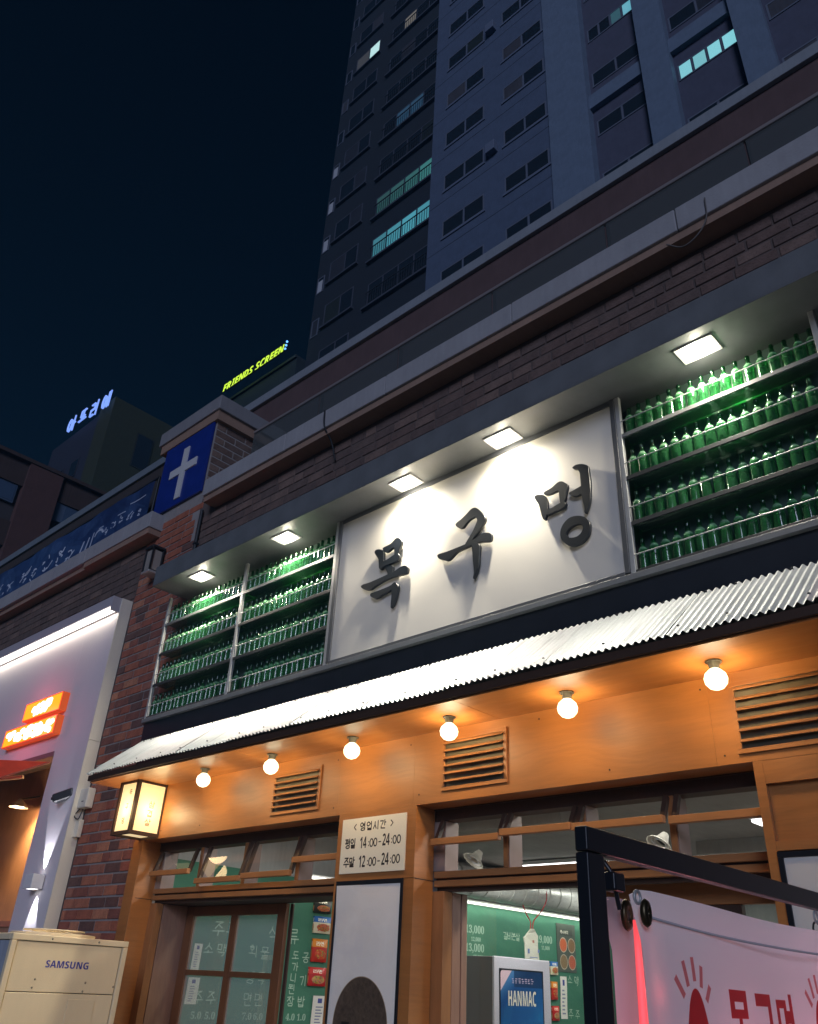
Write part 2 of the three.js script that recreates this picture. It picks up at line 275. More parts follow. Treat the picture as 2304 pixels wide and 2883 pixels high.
// roof edge things on the left: dark parapet, rail and the printed banner
{
  const t = thing('roof_parapet', 'dark parapet with a pale metal cap behind the church banner', 'parapet');
  part('wall', B(-26, -9.9, 6.9, 8.40, -0.75, -0.5), std({ color: C(0.055, 0.045, 0.045), roughness: 0.9, map: T.stain }), t);
  part('cap', R(-26, -9.9, 8.40, 8.54, -0.8, -0.46, 0.008), std({ color: C(0.19, 0.23, 0.27), roughness: 0.6, map: T.stain }), t);
  const brush = (g, x, y, k, w, n) => { g.lineCap = 'round'; g.lineWidth = w; for (let i = 0; i < n; i++) for (let j = 0; j < 5; j++) { const a = x + (i + rr(.05, .6)) * k, b = y + rr(0, .8) * k; g.beginPath(); g.moveTo(a, b); g.quadraticCurveTo(a + rr(0, .3) * k, b + rr(-.2, .2) * k, a + rr(-.1, .4) * k, b + rr(-.3, .35) * k); g.stroke(); } }; // brush lettering too soft to read
  const bt = canvasTex(2048, 256, (g, w, h) => {
    const gr = g.createLinearGradient(0, 0, w, 0); gr.addColorStop(0, '#10244a'); gr.addColorStop(.5, '#2a4a78'); gr.addColorStop(.75, '#1d3866'); gr.addColorStop(1, '#16305c'); g.fillStyle = gr; g.fillRect(0, 0, w, h);
    for (let i = 0; i < 260; i++) { g.fillStyle = `rgba(${rnd() < .5 ? '130,165,205' : '15,30,66'},${rr(.03, .12)})`; g.beginPath(); g.ellipse(rnd() * w, rnd() * h, rr(10, 120), rr(5, 40), rnd() * 3, 0, 7); g.fill(); }
    g.strokeStyle = 'rgba(225,230,240,.85)'; brush(g, 880, 96, 118, 9, 5);
    g.fillStyle = 'rgba(215,220,232,.8)'; g.strokeStyle = 'rgba(215,220,232,.8)'; g.lineWidth = 13; for (const [x, y] of [[1500, 215], [1545, 208], [1590, 200]]) { g.beginPath(); g.moveTo(x, y); g.lineTo(x + 14, y - 78); g.stroke(); } g.beginPath(); g.arc(1660, 165, 38, 3.6, 5.9); g.stroke();
    brush(g, 1690, 120, 62, 6, 5);
    g.fillRect(1880, 60, 120, 6); g.fillRect(1800, 96, 60, 6); g.fillRect(1650, 112, 40, 6);
    brush(g, 420, 120, 96, 8, 4);
  });
  const b = thing('church_banner', 'long blue printed banner with white brush lettering tied along the roof rail', 'banner', [-9.86, 7.06, -0.2]);
  const g = new THREE.PlaneGeometry(7.4, 0.74, 60, 4); const p = g.attributes.position; for (let i = 0; i < p.count; i++) p.setZ(i, 0.015 * Math.sin(p.getX(i) * 3.1) + 0.008 * Math.sin(p.getX(i) * 9 + p.getY(i) * 4)); g.computeVertexNormals(); g.translate(-3.7, 0.37, 0);
  part('cloth', g, std({ map: bt, roughness: 0.7, side: THREE.DoubleSide }), b);
  part('rail', rod([-7.4, 0.755, -0.02], [0.1, 0.755, -0.02], 0.018), M.black, b);
  for (let i = 0; i < 5; i++) part('post', rod([0.08 - i * 1.6, -0.15, -0.03], [0.08 - i * 1.6, 0.78, -0.03], 0.02), M.black, b);
}

// ---------------------------------------------------------------- glass balustrade and set-back wall above the cornice
{
  const t = thing('glass_balustrade', 'dark glass balustrade with a thin metal top rail along the roof terrace', 'railing');
  const gm = new THREE.MeshPhysicalMaterial({ color: C(0.42, 0.46, 0.47), transmission: 0.85, thickness: 0, roughness: 0.02 });
  for (let i = 0; i < 7; i++) { const x0 = -8.3 + i * 1.42; part('glass_pane', B(x0, x0 + 1.40, 6.98, 8.22, -0.762, -0.75), gm, t); for (const dx of [0.12, 1.28]) for (const y of [7.42]) part('clamp', R(x0 + dx - 0.02, x0 + dx + 0.02, y, y + 0.05, -0.775, -0.735, 0.006), M.alu, t); part('post', B(x0 - 0.013, x0 + 0.013, 6.98, 8.22, -0.80, -0.77), M.black, t); }
  part('top_rail', R(-8.3, 2, 8.22, 8.262, -0.785, -0.735, 0.006), std({ color: C(0.30, 0.27, 0.27), metalness: 0.4, roughness: 0.5 }), t);
  const s = thing('setback_wall', 'brown rendered set-back storey wall with a pale cap below the apartment tower', 'wall');
  part('wall', B(-12.3, 6, 6.9, 11.74, -3.4, -3.0), std({ color: C(0.115, 0.070, 0.070), roughness: 0.9, map: T.stain }), s);
  part('cap', R(-12.4, 6, 11.74, 11.95, -3.5, -2.93, 0.01), std({ color: C(0.26, 0.29, 0.33), roughness: 0.7, map: T.stain }), s);
  part('terrace_slab', B(-9.4, 6, 6.7, 6.93, -3.0, -0.5), M.concrete, s);
}

// ---------------------------------------------------------------- canopy with recessed lamps
{
  const t = thing('sign_canopy', 'dark grey projecting canopy over the sign and bottle shelves', 'canopy');
  part('soffit_panel', B(-8.2, 2, 5.43, 5.445, -0.2, 0.295), M.soffit, t);
  part('fascia_panel', R(-8.205, 2, 5.428, 5.675, 0.296, 0.31, 0.003), M.soffit, t);
  part('top_panel', B(-8.2, 2, 5.66, 5.674, -0.2, 0.295), M.soffit, t);
  part('end_panel', B(-8.215, -8.206, 5.43, 5.674, -0.2, 0.305), M.soffit, t);
  const spec = [[-7.5, 'first lamp from the left in the canopy, above the left bottle shelf'], [-6.02, 'second from left, above the inner bay of left shelf'], [-4.357, 'canopy lamp above the left half of the white sign board'], [-3.28, 'canopy lamp above the right half of the white sign board'], [-1.609, 'brightest canopy lamp, above the right bottle shelf']];
  spec.forEach(([x, l], i) => {
    const d = thing('downlight', 'square floodlight, ' + l, 'lamp', [x, 5.43, 0.115], 0, 'recessed floodlights under the canopy');
    part('frame', [B(-0.135, 0.135, -0.012, -0.0005, 0.066, 0.09), B(-0.135, 0.135, -0.012, -0.0005, -0.09, -0.066), B(-0.135, -0.108, -0.012, -0.0005, -0.0655, 0.0655), B(0.108, 0.135, -0.012, -0.0005, -0.0655, 0.0655)], M.white, d);
    part('lens', B(-0.107, 0.107, -0.008, -0.001, -0.065, 0.065), glow(1, 0.93, 0.76, i === 4 ? 14 : 10), d);
    const L = new THREE.SpotLight(C(1, 0.90, 0.72), i === 4 ? 7.5 : 8, 0, 1.42, 0.5, 2); L.position.set(0, -0.03, 0.0); L.target.position.set(0, -1, i === 4 ? -0.02 : 0.05); L.shadow.radius = 3; L.castShadow = true; d.add(L, L.target);
    const P = new THREE.SpotLight(C(1, 0.94, 0.80), i === 4 ? 10 : i < 2 ? 7 : 12.5, 0, 0.66, 0.9, 2); P.position.set(0, -0.02, 0.04); P.target.position.set(0, -1, i < 2 || i === 4 ? 0.10 : -0.04); P.shadow.radius = 2; P.castShadow = true; d.add(P, P.target);
    const H = new THREE.PointLight(C(1, 0.92, 0.72), i === 4 ? 0.55 : 0.38); H.position.set(0, -0.055, 0); H.shadow.radius = 2; d.add(H);  // added point light brightens the soffit in place of lens glare
  });
}

// ---------------------------------------------------------------- main sign
{
  const t = thing('shop_sign', 'white sign board with three large black brush letters between the bottle shelves', 'sign');
  part('board', B(-5.30, -2.375, 4.00, 5.385, -0.06, -0.012), M.board, t);
  part('trim', [R(-5.345, -5.302, 3.985, 5.425, -0.07, 0.004, 0.003), R(-2.373, -2.335, 3.985, 5.425, -0.07, 0.004, 0.003), R(-5.301, -2.374, 3.972, 3.999, -0.07, 0.006, 0.003), R(-5.301, -2.374, 5.386, 5.428, -0.07, -0.004, 0.003)], std({ color: C(0.10, 0.105, 0.115), roughness: 0.4, metalness: 0.3 }), t);
  const poly = (pts) => { const s = new THREE.Shape(); const c = new THREE.CatmullRomCurve3(pts.map(([x, y]) => new THREE.Vector3(x, y, 0)), true, 'centripetal'); const q = c.getPoints(pts.length * 4); q.forEach((v, i) => i ? s.lineTo(v.x, v.y) : s.moveTo(v.x, v.y)); return s; };
  const letters = [
    [[-4.35, 4.2], [
      [[-0.437, 0.701], [-0.427, 0.719], [-0.381, 0.714], [-0.337, 0.69], [-0.32, 0.661], [-0.317, 0.613], [-0.315, 0.566], [-0.304, 0.539], [-0.342, 0.503], [-0.364, 0.523], [-0.372, 0.564], [-0.383, 0.618], [-0.411, 0.658]],
      [[-0.334, 0.709], [-0.307, 0.716], [-0.235, 0.724], [-0.179, 0.757], [-0.155, 0.756], [-0.12, 0.729], [-0.102, 0.698], [-0.119, 0.651], [-0.138, 0.596], [-0.179, 0.593], [-0.186, 0.626], [-0.192, 0.671], [-0.225, 0.67], [-0.263, 0.655], [-0.293, 0.658], [-0.319, 0.676]],
      [[-0.315, 0.568], [-0.271, 0.575], [-0.179, 0.597], [-0.138, 0.592], [-0.12, 0.563], [-0.131, 0.532], [-0.171, 0.525], [-0.242, 0.524], [-0.3, 0.521], [-0.342, 0.503], [-0.34, 0.535]],
      [[-0.308, 0.523], [-0.262, 0.524], [-0.222, 0.506], [-0.196, 0.485], [-0.197, 0.434], [-0.205, 0.418], [-0.25, 0.416], [-0.255, 0.44], [-0.277, 0.481]],
      [[-0.58, 0.403], [-0.569, 0.415], [-0.476, 0.413], [-0.378, 0.418], [-0.258, 0.426], [-0.182, 0.43], [-0.104, 0.452], [-0.058, 0.453], [-0.027, 0.439], [-0.012, 0.416], [-0.018, 0.374], [-0.066, 0.373], [-0.146, 0.382], [-0.255, 0.383], [-0.373, 0.365], [-0.464, 0.342], [-0.526, 0.362]],
      [[-0.451, 0.285], [-0.445, 0.298], [-0.416, 0.3], [-0.319, 0.301], [-0.248, 0.303], [-0.196, 0.311], [-0.162, 0.326], [-0.131, 0.305], [-0.112, 0.276], [-0.12, 0.223], [-0.138, 0.159], [-0.162, 0.111], [-0.184, 0.097], [-0.188, 0.118], [-0.193, 0.265], [-0.23, 0.259], [-0.291, 0.252], [-0.351, 0.235], [-0.38, 0.235], [-0.416, 0.253]]], []],
    [[-3.5, 4.45], [
      [[-0.34, 0.408], [-0.328, 0.42], [-0.282, 0.436], [-0.221, 0.469], [-0.172, 0.497], [-0.135, 0.495], [-0.086, 0.449], [-0.049, 0.4], [-0.03, 0.357], [-0.041, 0.329], [-0.089, 0.274], [-0.136, 0.233], [-0.172, 0.199], [-0.233, 0.187], [-0.209, 0.222], [-0.161, 0.277], [-0.125, 0.337], [-0.111, 0.371], [-0.134, 0.408], [-0.162, 0.408], [-0.195, 0.401], [-0.232, 0.377], [-0.264, 0.352], [-0.306, 0.367]],
      [[-0.531, 0.181], [-0.52, 0.188], [-0.423, 0.184], [-0.318, 0.186], [-0.233, 0.189], [-0.172, 0.199], [-0.116, 0.212], [-0.061, 0.229], [-0.01, 0.219], [0.021, 0.201], [0.032, 0.176], [0.021, 0.138], [-0.057, 0.155], [-0.116, 0.163], [-0.216, 0.157], [-0.318, 0.147], [-0.407, 0.101], [-0.462, 0.12], [-0.51, 0.147]],
      [[-0.162, 0.171], [-0.124, 0.165], [-0.096, 0.146], [-0.084, 0.128], [-0.09, 0.047], [-0.097, -0.036], [-0.118, -0.098], [-0.141, -0.143], [-0.147, -0.136], [-0.139, -0.091], [-0.15, 0.014], [-0.157, 0.103]]], []],
    [[-2.65, 4.5], [
      [[-0.402, 0.327], [-0.388, 0.335], [-0.353, 0.327], [-0.318, 0.308], [-0.3, 0.282], [-0.292, 0.249], [-0.291, 0.197], [-0.293, 0.168], [-0.301, 0.134], [-0.32, 0.098], [-0.329, 0.104], [-0.345, 0.146], [-0.358, 0.21], [-0.368, 0.251], [-0.393, 0.299]],
      [[-0.318, 0.329], [-0.302, 0.336], [-0.247, 0.345], [-0.184, 0.373], [-0.154, 0.367], [-0.126, 0.343], [-0.106, 0.316], [-0.123, 0.252], [-0.142, 0.189], [-0.172, 0.186], [-0.177, 0.199], [-0.182, 0.245], [-0.183, 0.29], [-0.188, 0.303], [-0.219, 0.3], [-0.261, 0.298], [-0.292, 0.302], [-0.307, 0.311]],
      [[-0.292, 0.173], [-0.255, 0.172], [-0.21, 0.181], [-0.175, 0.187], [-0.142, 0.187], [-0.13, 0.17], [-0.137, 0.147], [-0.167, 0.136], [-0.223, 0.135], [-0.301, 0.134]],
      [[-0.099, 0.245], [-0.064, 0.252], [-0.019, 0.26], [0.012, 0.263], [0.013, 0.207], [-0.016, 0.197], [-0.045, 0.2], [-0.084, 0.224]],
      [[-0.054, 0.448], [-0.032, 0.46], [0.001, 0.456], [0.033, 0.444], [0.065, 0.421], [0.076, 0.407], [0.078, 0.351], [0.083, 0.275], [0.077, 0.168], [0.067, 0.107], [0.041, 0.046], [0.026, 0.03], [0.021, 0.039], [0.024, 0.07], [0.012, 0.139], [0.007, 0.195], [0.007, 0.268], [0.006, 0.342], [0.003, 0.385], [-0.016, 0.419], [-0.043, 0.436]],
      [[-0.189, -0.064], [-0.175, -0.019], [-0.144, 0.016], [-0.099, 0.036], [-0.035, 0.027], [0.017, -0.002], [0.052, -0.052], [0.055, -0.099], [0.038, -0.151], [0.0, -0.186], [-0.05, -0.2], [-0.099, -0.195], [-0.147, -0.162], [-0.181, -0.116]]],
      [[5, [[-0.141, -0.08], [-0.119, -0.052], [-0.082, -0.037], [-0.032, -0.039], [-0.008, -0.056], [0.0, -0.087], [-0.016, -0.116], [-0.049, -0.135], [-0.088, -0.133], [-0.123, -0.118]]]]],
  ];
  for (const [[ox, oy], strokes, holes] of letters) {
    const gs = strokes.map((s, i) => { const sh = poly(s); for (const [k, h] of holes) if (k === i) sh.holes.push(poly(h)); const g = new THREE.ExtrudeGeometry(sh, { depth: 0.020 + (i % 3) * 0.0015, bevelEnabled: true, bevelThickness: 0.003, bevelSize: 0.002, bevelSegments: 1, curveSegments: 1 }); g.translate(ox, oy, 0.008); return metreUV(g); });
    part('letter', gs, M.letter, t);
  }
  const b = thing('sign_base_band', 'flat black metal band under the sign above the corrugated awning', 'panel');
  part('panel', B(-8.36, 2, 3.40, 3.97, -0.2, -0.03), M.black, b);
  part('ledge', R(-8.36, 2, 3.925, 3.971, -0.03, 0.012, 0.004), M.soffit, b);
}

// ---------------------------------------------------------------- bottle shelves
const levels = [5.085, 4.72, 4.355, 3.99], rowName = ['top', 'second', 'third', 'bottom'];
function bottleShelf(xs, label, backFrom) {
  const t = thing('bottle_shelf', label, 'shelf', [0, 0, 0], 0, 'metal shelves of green bottles');
  const x0 = xs[0], x1 = xs[xs.length - 1];
  for (const x of xs) part('post', R(x - 0.018, x + 0.018, 3.972, 5.428, -0.035, 0.0, 0.003), M.alu, t);
  for (let b = 0; b + 1 < xs.length; b++) levels.forEach((y, r) => {
    const a = xs[b] + 0.019, c = xs[b + 1] - 0.019;
    part('shelf_lip', R(a, c, y - 0.028, y + 0.004, -0.012, 0.0, 0.002), r ? M.shadedLip : M.shelfmetal, t);  // lower lips take a darker copy, their shade put into the colour
    part('shelf_plate', B(a, c, y - 0.006, y - 0.001, -0.165, -0.013), M.plate, t);
    part('guard_rail', rod([a, y + 0.115, -0.004], [c, y + 0.115, -0.004], 0.0045, 6), M.alu, t);
  });
  part('back_panel', B(backFrom, x1 + 0.02, 3.972, 5.428, -0.2, -0.175), std({ color: C(0.065, 0.11, 0.09), roughness: 0.32, map: T.speck }), t);
  return t;
}
bottleShelf([-8.32, -6.825, -5.365], 'left metal shelf of four rows holding green bottles, in two bays', -8.12);
bottleShelf([-2.315, -0.905], 'right metal shelf of four rows holding green bottles beside the white sign', -2.33);
{
  const prof = [[0.0001, 0.004], [0.026, 0], [0.0335, 0.006], [0.0345, 0.02], [0.0345, 0.135], [0.0335, 0.150], [0.030, 0.165], [0.024, 0.179], [0.0175, 0.192], [0.0142, 0.206], [0.0132, 0.232], [0.0155, 0.234], [0.0155, 0.243], [0.0135, 0.245], [0.0138, 0.254], [0.0110, 0.255], [0.0105, 0.235]];
  const g = new THREE.LatheGeometry(prof.map(([x, y]) => new THREE.Vector2(x, y)), 18);
  const mats = [[0.045, 0.43, 0.125], [0.06, 0.47, 0.15], [0.035, 0.38, 0.105]].map((c, i) => { // dust lies on the shoulders
    const body = (v) => v < 0.33 ? 1 : Math.max(0, 1 - (v - 0.33) / 0.12);
    const dust = tex(64, 64, (u, v) => { const s = 0.55 * Math.exp(-Math.pow((v - 0.39 - 0.02 * fbm(u, v, 6, 2, 200 + i, 2)) / 0.065, 2)) * (0.5 + 0.6 * fbm(u, v, 8, 8, 210 + i, 3)) + 0.13 * body(v) * fbm(u, v, 7, 6, 220 + i, 3) + 0.03; return [c[0] + (0.56 - c[0]) * s, c[1] + (0.66 - c[1]) * s, c[2] + (0.54 - c[2]) * s]; });
    const clear = tex(64, 64, (u, v) => 1 - 0.6 * Math.exp(-Math.pow((v - 0.39) / 0.07, 2)) * (0.5 + 0.6 * fbm(u, v, 8, 8, 230 + i, 3)) - 0.10 * body(v) * (0.5 + fbm(u, v, 5, 6, 240 + i, 3)));
    return new THREE.MeshPhysicalMaterial({ map: dust, transmission: 0.97, transmissionMap: clear, thickness: 0, roughness: 0.10, ior: 1.5 });
  });
  const ord = ['first', 'second', 'third', 'fourth', 'fifth', 'sixth', 'seventh', 'eighth', 'ninth', 'tenth', 'eleventh', 'twelfth', 'thirteenth', 'fourteenth', 'fifteenth', 'sixteenth', 'seventeenth', 'eighteenth', 'nineteenth', 'twentieth'];
  const bays = [[-8.27, -6.86, 18, 'outer bay of the left shelf'], [-6.78, -5.40, 18, 'inner bay of the left shelf'], [-2.262, -0.95, 17, 'shelf right of the sign']];
  for (const [a, b, n, where] of bays) levels.forEach((y, r) => {
    for (let i = 0; i < n; i++) {
      if (where[0] === 'i' && r === 3 && i === 1) continue; // gap seen in the bottom row
      const x = a + (b - a) * (i / (n - 1)) + rr(-0.004, 0.004);
      const m = part('soju_bottle', g, mats[Math.floor(rnd() * 3)], null, [x, y + 0.0005, -0.062 + rr(-0.008, 0.006)]);
      m.rotation.y = rnd() * 6.28; const fat = rr(1.06, 1.09); m.scale.set(fat, rr(0.985, 1.015), fat); m.rotation.x = rr(-.012, .012); m.rotation.z = rr(-.012, .012);
      tag(m, `green glass bottle, ${ord[i]} from left, ${rowName[r]} row, ${where}`, 'bottle', 'green bottles on the shelves');
    }
  });
}

// ---------------------------------------------------------------- corrugated awning
{
  const t = thing('corrugated_awning', 'galvanised corrugated awning sloping out over the wooden shop front', 'awning');
  const back = [3.715, -0.005], front = [3.262, 0.545], x0 = -8.25, x1 = 0.9, n = Math.ceil((x1 - x0) / 0.79), pitch = 0.0465, amp = 0.0095;
  const sl = Math.hypot(back[0] - front[0], front[1] - back[1]), ny = (front[1] - back[1]) / sl, nz = (back[0] - front[0]) / sl;
  for (let s = 0; s < n; s++) {
    const a = x0 + s * 0.79, w = 0.79 + 0.0465, nx = Math.round(w / pitch * 8), g = new THREE.PlaneGeometry(1, 1, nx, 6), p = g.attributes.position, uv = g.attributes.uv, lift = 0.0012 * (s % 2), slip = rr(-0.006, 0.006);
    for (let i = 0; i < p.count; i++) {
      const u = p.getX(i) + 0.5, v = p.getY(i) + 0.5, x = a + u * w, k = amp * Math.cos((x - x0) / pitch * Math.PI * 2) + lift + 0.004 * Math.sin(x * 1.7 + s) * (1 - v) + 0.0012 * Math.sin(x * 31) * (1 - v);
      const vv = v; p.setXYZ(i, x, front[0] + (back[0] - front[0]) * vv + ny * k, front[1] + (back[1] - front[1]) * vv + nz * k + slip * (1 - v)); uv.setXY(i, x * 0.9, v * 0.7 + s * 0.37);
    }
    g.computeVertexNormals();
    part('roof_sheet', g, std({ color: C(0.46 + rr(-.03, .03), 0.475, 0.49), metalness: 0.35, roughness: 0.40, map: T.brushed, side: THREE.DoubleSide }), t);
    for (const [v, d] of [[0.12, 0], [0.12, 0.38], [0.93, 0.2], [0.93, 0.55], [0.93, 0.05]]) { const x = x0 + Math.round((a + d + rr(0, .1) - x0) / pitch) * pitch; const sc = new THREE.SphereGeometry(0.007, 8, 5); sc.scale(1.25, 0.7, 1.25); const k = amp + 0.004; sc.translate(x, front[0] + (back[0] - front[0]) * v + ny * k, front[1] + (back[1] - front[1]) * v + nz * k); part('screw', sc, M.black, t); }
  }
  part('edge_strip', R(-8.23, 0.9, 3.195, 3.248, 0.505, 0.53, 0.003), M.darkwood, t);
  for (let i = 0; i < 4; i++) part('soffit_board', B(-8.22 + i * 2.4, -8.22 + i * 2.4 + 2.396, 3.182, 3.194, -0.02, 0.504), M.ply, t);
}
// globe bulbs under the awning
{
  const xs = [-6.60, -5.63, -4.655, -3.685, -2.725, -1.77], nth = ['first globe from the left, nearest the paper lantern', 'second globe from the left, beside the first louvred vent', 'third globe from the left', 'fourth globe from left, by the middle vent', 'fifth globe from the left', 'rightmost globe, beside the right-hand vent'];
  xs.forEach((x, i) => {
    const d = thing('globe_lamp', 'round white bulb under the awning, ' + nth[i], 'lamp', [x, 3.182, 0.235], 0, 'globe bulbs under the awning');
    const s = new THREE.LatheGeometry([[0.0001, 0.0], [0.045, 0.0], [0.045, -0.008], [0.031, -0.012], [0.029, -0.045], [0.0001, -0.045]].map(([a, b]) => new THREE.Vector2(a, b)), 20); part('socket', s, std({ color: C(0.10, 0.10, 0.085), roughness: 0.5 }), d);
    const g = new THREE.LatheGeometry([[0.026, -0.045], [0.034, -0.052], [0.055, -0.072], [0.0635, -0.10], [0.058, -0.128], [0.038, -0.152], [0.014, -0.162], [0.0001, -0.163]].map(([a, b]) => new THREE.Vector2(a, b)), 24);
    part('globe', g, glow(1, 0.83, 0.52, 3.2, 0.8), d);
    const L = new THREE.PointLight(C(1, 0.74, 0.40), 0.84); L.position.set(0, -0.103, 0); L.shadow.radius = 3; L.castShadow = true; d.add(L);
  });
}

// ---------------------------------------------------------------- wooden shop front
const front = thing('wooden_shopfront', 'varnished orange plywood shop front with two recessed window bays', 'shop front');
{
  const joints = [-8.0, -6.95, -5.02, -4.215, -1.93, 0.9]; // boards of the fascia
  for (let i = 0; i + 1 < joints.length; i++) part('fascia_board', B(joints[i] + 0.0008, joints[i + 1] - 0.0008, 2.68, 3.182, -0.2, 0), M.ply, front);
  for (const [x, y] of [[-6.9, 3.12], [-6.9, 2.75], [-5.06, 3.11], [-5.07, 2.74], [-4.26, 3.12], [-4.16, 2.75], [-3.1, 3.13], [-2.6, 2.74], [-1.97, 3.12], [-1.88, 2.73], [-7.6, 3.1], [-7.55, 2.75]]) { const g = new THREE.CylinderGeometry(0.006, 0.006, 0.002, 8); g.rotateX(Math.PI / 2); part('screw', g, M.darkwood, front, [x, y, 0.0012]); }
  // left end post, centre pillar, right panel
  part('end_post', R(-8.02, -7.84, 0, 2.679, -0.22, 0.0, 0.003), M.ply, front);
  part('pillar_board', B(-4.99, -4.18, 2.204, 2.679, -0.2, 0), M.ply, front);
  part('pillar_board', B(-4.99, -4.18, 0, 2.2, -0.2, -0.001), M.ply, front);
  part('panel_stile', B(-1.735, -1.684, 0, 2.679, -0.2, 0), M.ply, front);
  part('panel_rail', B(-1.6835, 0.9, 2.23, 2.275, -0.2, -0.001), M.ply, front);
  part('panel_rail', B(-1.6835, 0.9, 2.56, 2.679, -0.2, -0.001), M.ply, front);
  part('inset_panel', B(-1.683, 0.9, 2.275, 2.56, -0.2, -0.03), M.ply, front);
  part('lower_panel', B(-1.683, 0.9, 0, 2.2295, -0.2, -0.02), M.ply, front);
  // a window bay: head, rails, jambs, mullions, sashes
  function bay(x0, x1, muls, sashes, left) {
    part('head_board', B(x0, x1, 2.60, 2.679, -0.33, -0.205), M.darkwood, front);
    part('reveal_top', B(x0, x1, 2.672, 2.679, -0.205, -0.19), M.darkwood, front);
    part('upper_rail', R(x0, x1, 2.218, 2.262, -0.36, -0.205, 0.004), M.frameH, front);
    part('rail_gap', B(x0, x1, 2.204, 2.218, -0.36, -0.235), M.darkwood, front);
    part('lower_rail', R(x0, x1, 2.163, 2.204, -0.36, -0.208, 0.004), M.frameH, front);
    part('track', left ? B(x0, x1, 2.138, 2.163, -0.60, -0.25) : B(x0, x1, 2.137, 2.163, -0.31, -0.25), M.darkwood, front);
    if (!left) part('track', B(x0, x1, 2.168, 2.203, -0.58, -0.361), M.darkwood, front);
    for (const x of muls) { part('mullion', R(x - 0.02, x + 0.02, 2.2625, 2.5995, -0.36, -0.205, 0.003), M.frame, front); }
    for (const x of muls) part('mullion_cheek', B(x + 0.0205, x + 0.026, 2.2625, 2.5995, -0.358, -0.215), M.mullion, front);
    for (const [a, b, y, z] of sashes) { // top hung sashes pushed outwards at the foot
      const s = part('vent_sash', R(a, b, y - 0.022, y + 0.022, z - 0.02, z + 0.02, 0.004), M.frameH, front);
      for (const x of [a + 0.02, b - 0.02]) part('stile', beam([x, 2.592, -0.195], [x, y, z - 0.021], 0.03, 0.03), M.darkwood, s);
      const g = new THREE.PlaneGeometry(b - a - 0.07, Math.hypot(2.592 - y, z + 0.19)); g.rotateX(-Math.atan2(z + 0.195, 2.592 - y)); g.translate((a + b) / 2, (2.592 + y) / 2, (z - 0.195) / 2); part('pane', g, M.glass, s);
    }
  }
  bay(-7.84, -4.99, [-7.10, -6.42, -5.69], [[-7.78, -7.13, 2.385, -0.11], [-6.96, -6.31, 2.29, -0.09], [-6.27, -5.63, 2.305, -0.09], [-5.62, -5.02, 2.40, -0.1]], true);
  bay(-4.18, -1.735, [-3.545, -2.94, -2.335], [[-4.11, -3.515, 2.438, -0.1], [-3.505, -2.955, 2.46, -0.1], [-2.945, -2.33, 2.452, -0.1], [-2.298, -1.74, 2.44, -0.1]]);
  part('kerf', B(-7.841, -7.838, 2.165, 2.171, -0.205, -0.03), M.darkwood, front);
  part('kerf', B(-4.1805, -4.178, 2.197, 2.203, -0.205, -0.01), M.darkwood, front);
  // deep jambs of the sliding frames
  part('jamb', R(-7.85, -7.73, 0, 2.136, -0.285, -0.21, 0.003), M.frame, front); part('jamb', R(-7.87, -7.735, 0, 2.136, -0.61, -0.295, 0.003), M.jamb, front);
  part('jamb', R(-4.20, -4.085, 0, 2.136, -0.305, -0.21, 0.003), M.frame, front); part('jamb', R(-4.21, -4.09, 0, 2.136, -0.40, -0.315, 0.003), M.jamb, front); part('jamb', R(-4.21, -4.087, 0, 2.136, -0.47, -0.41, 0.003), M.jamb, front);
  part('jamb', R(-5.06, -4.992, 0, 2.136, -0.60, -0.21, 0.003), M.frame, front);
  part('jamb', R(-4.24, -4.085, 2.264, 2.598, -0.36, -0.215, 0.003), M.mullion, front); part('jamb', R(-7.86, -7.74, 2.264, 2.598, -0.36, -0.215, 0.003), M.mullion, front);
  part('jamb', R(-1.80, -1.737, 0, 2.136, -0.60, -0.21, 0.003), M.frame, front);
  // fixed glazing of the right bay
  part('head_rail', R(-3.0, -1.80, 2.035, 2.166, -0.50, -0.44, 0.004), M.frameH, front);
  part('window_pane', B(-4.085, -1.80, 0.4, 2.166, -0.466, -0.460), M.glass, front);
  part('window_frame', [B(-2.16, -2.10, 0.4, 2.034, -0.50, -0.452), B(-2.5, -2.161, 1.985, 2.034, -0.50, -0.452)], M.darkwood, front);
  part('sill_wall', B(-4.18, -1.735, 0, 0.4, -0.5, -0.25), M.ply, front);
}
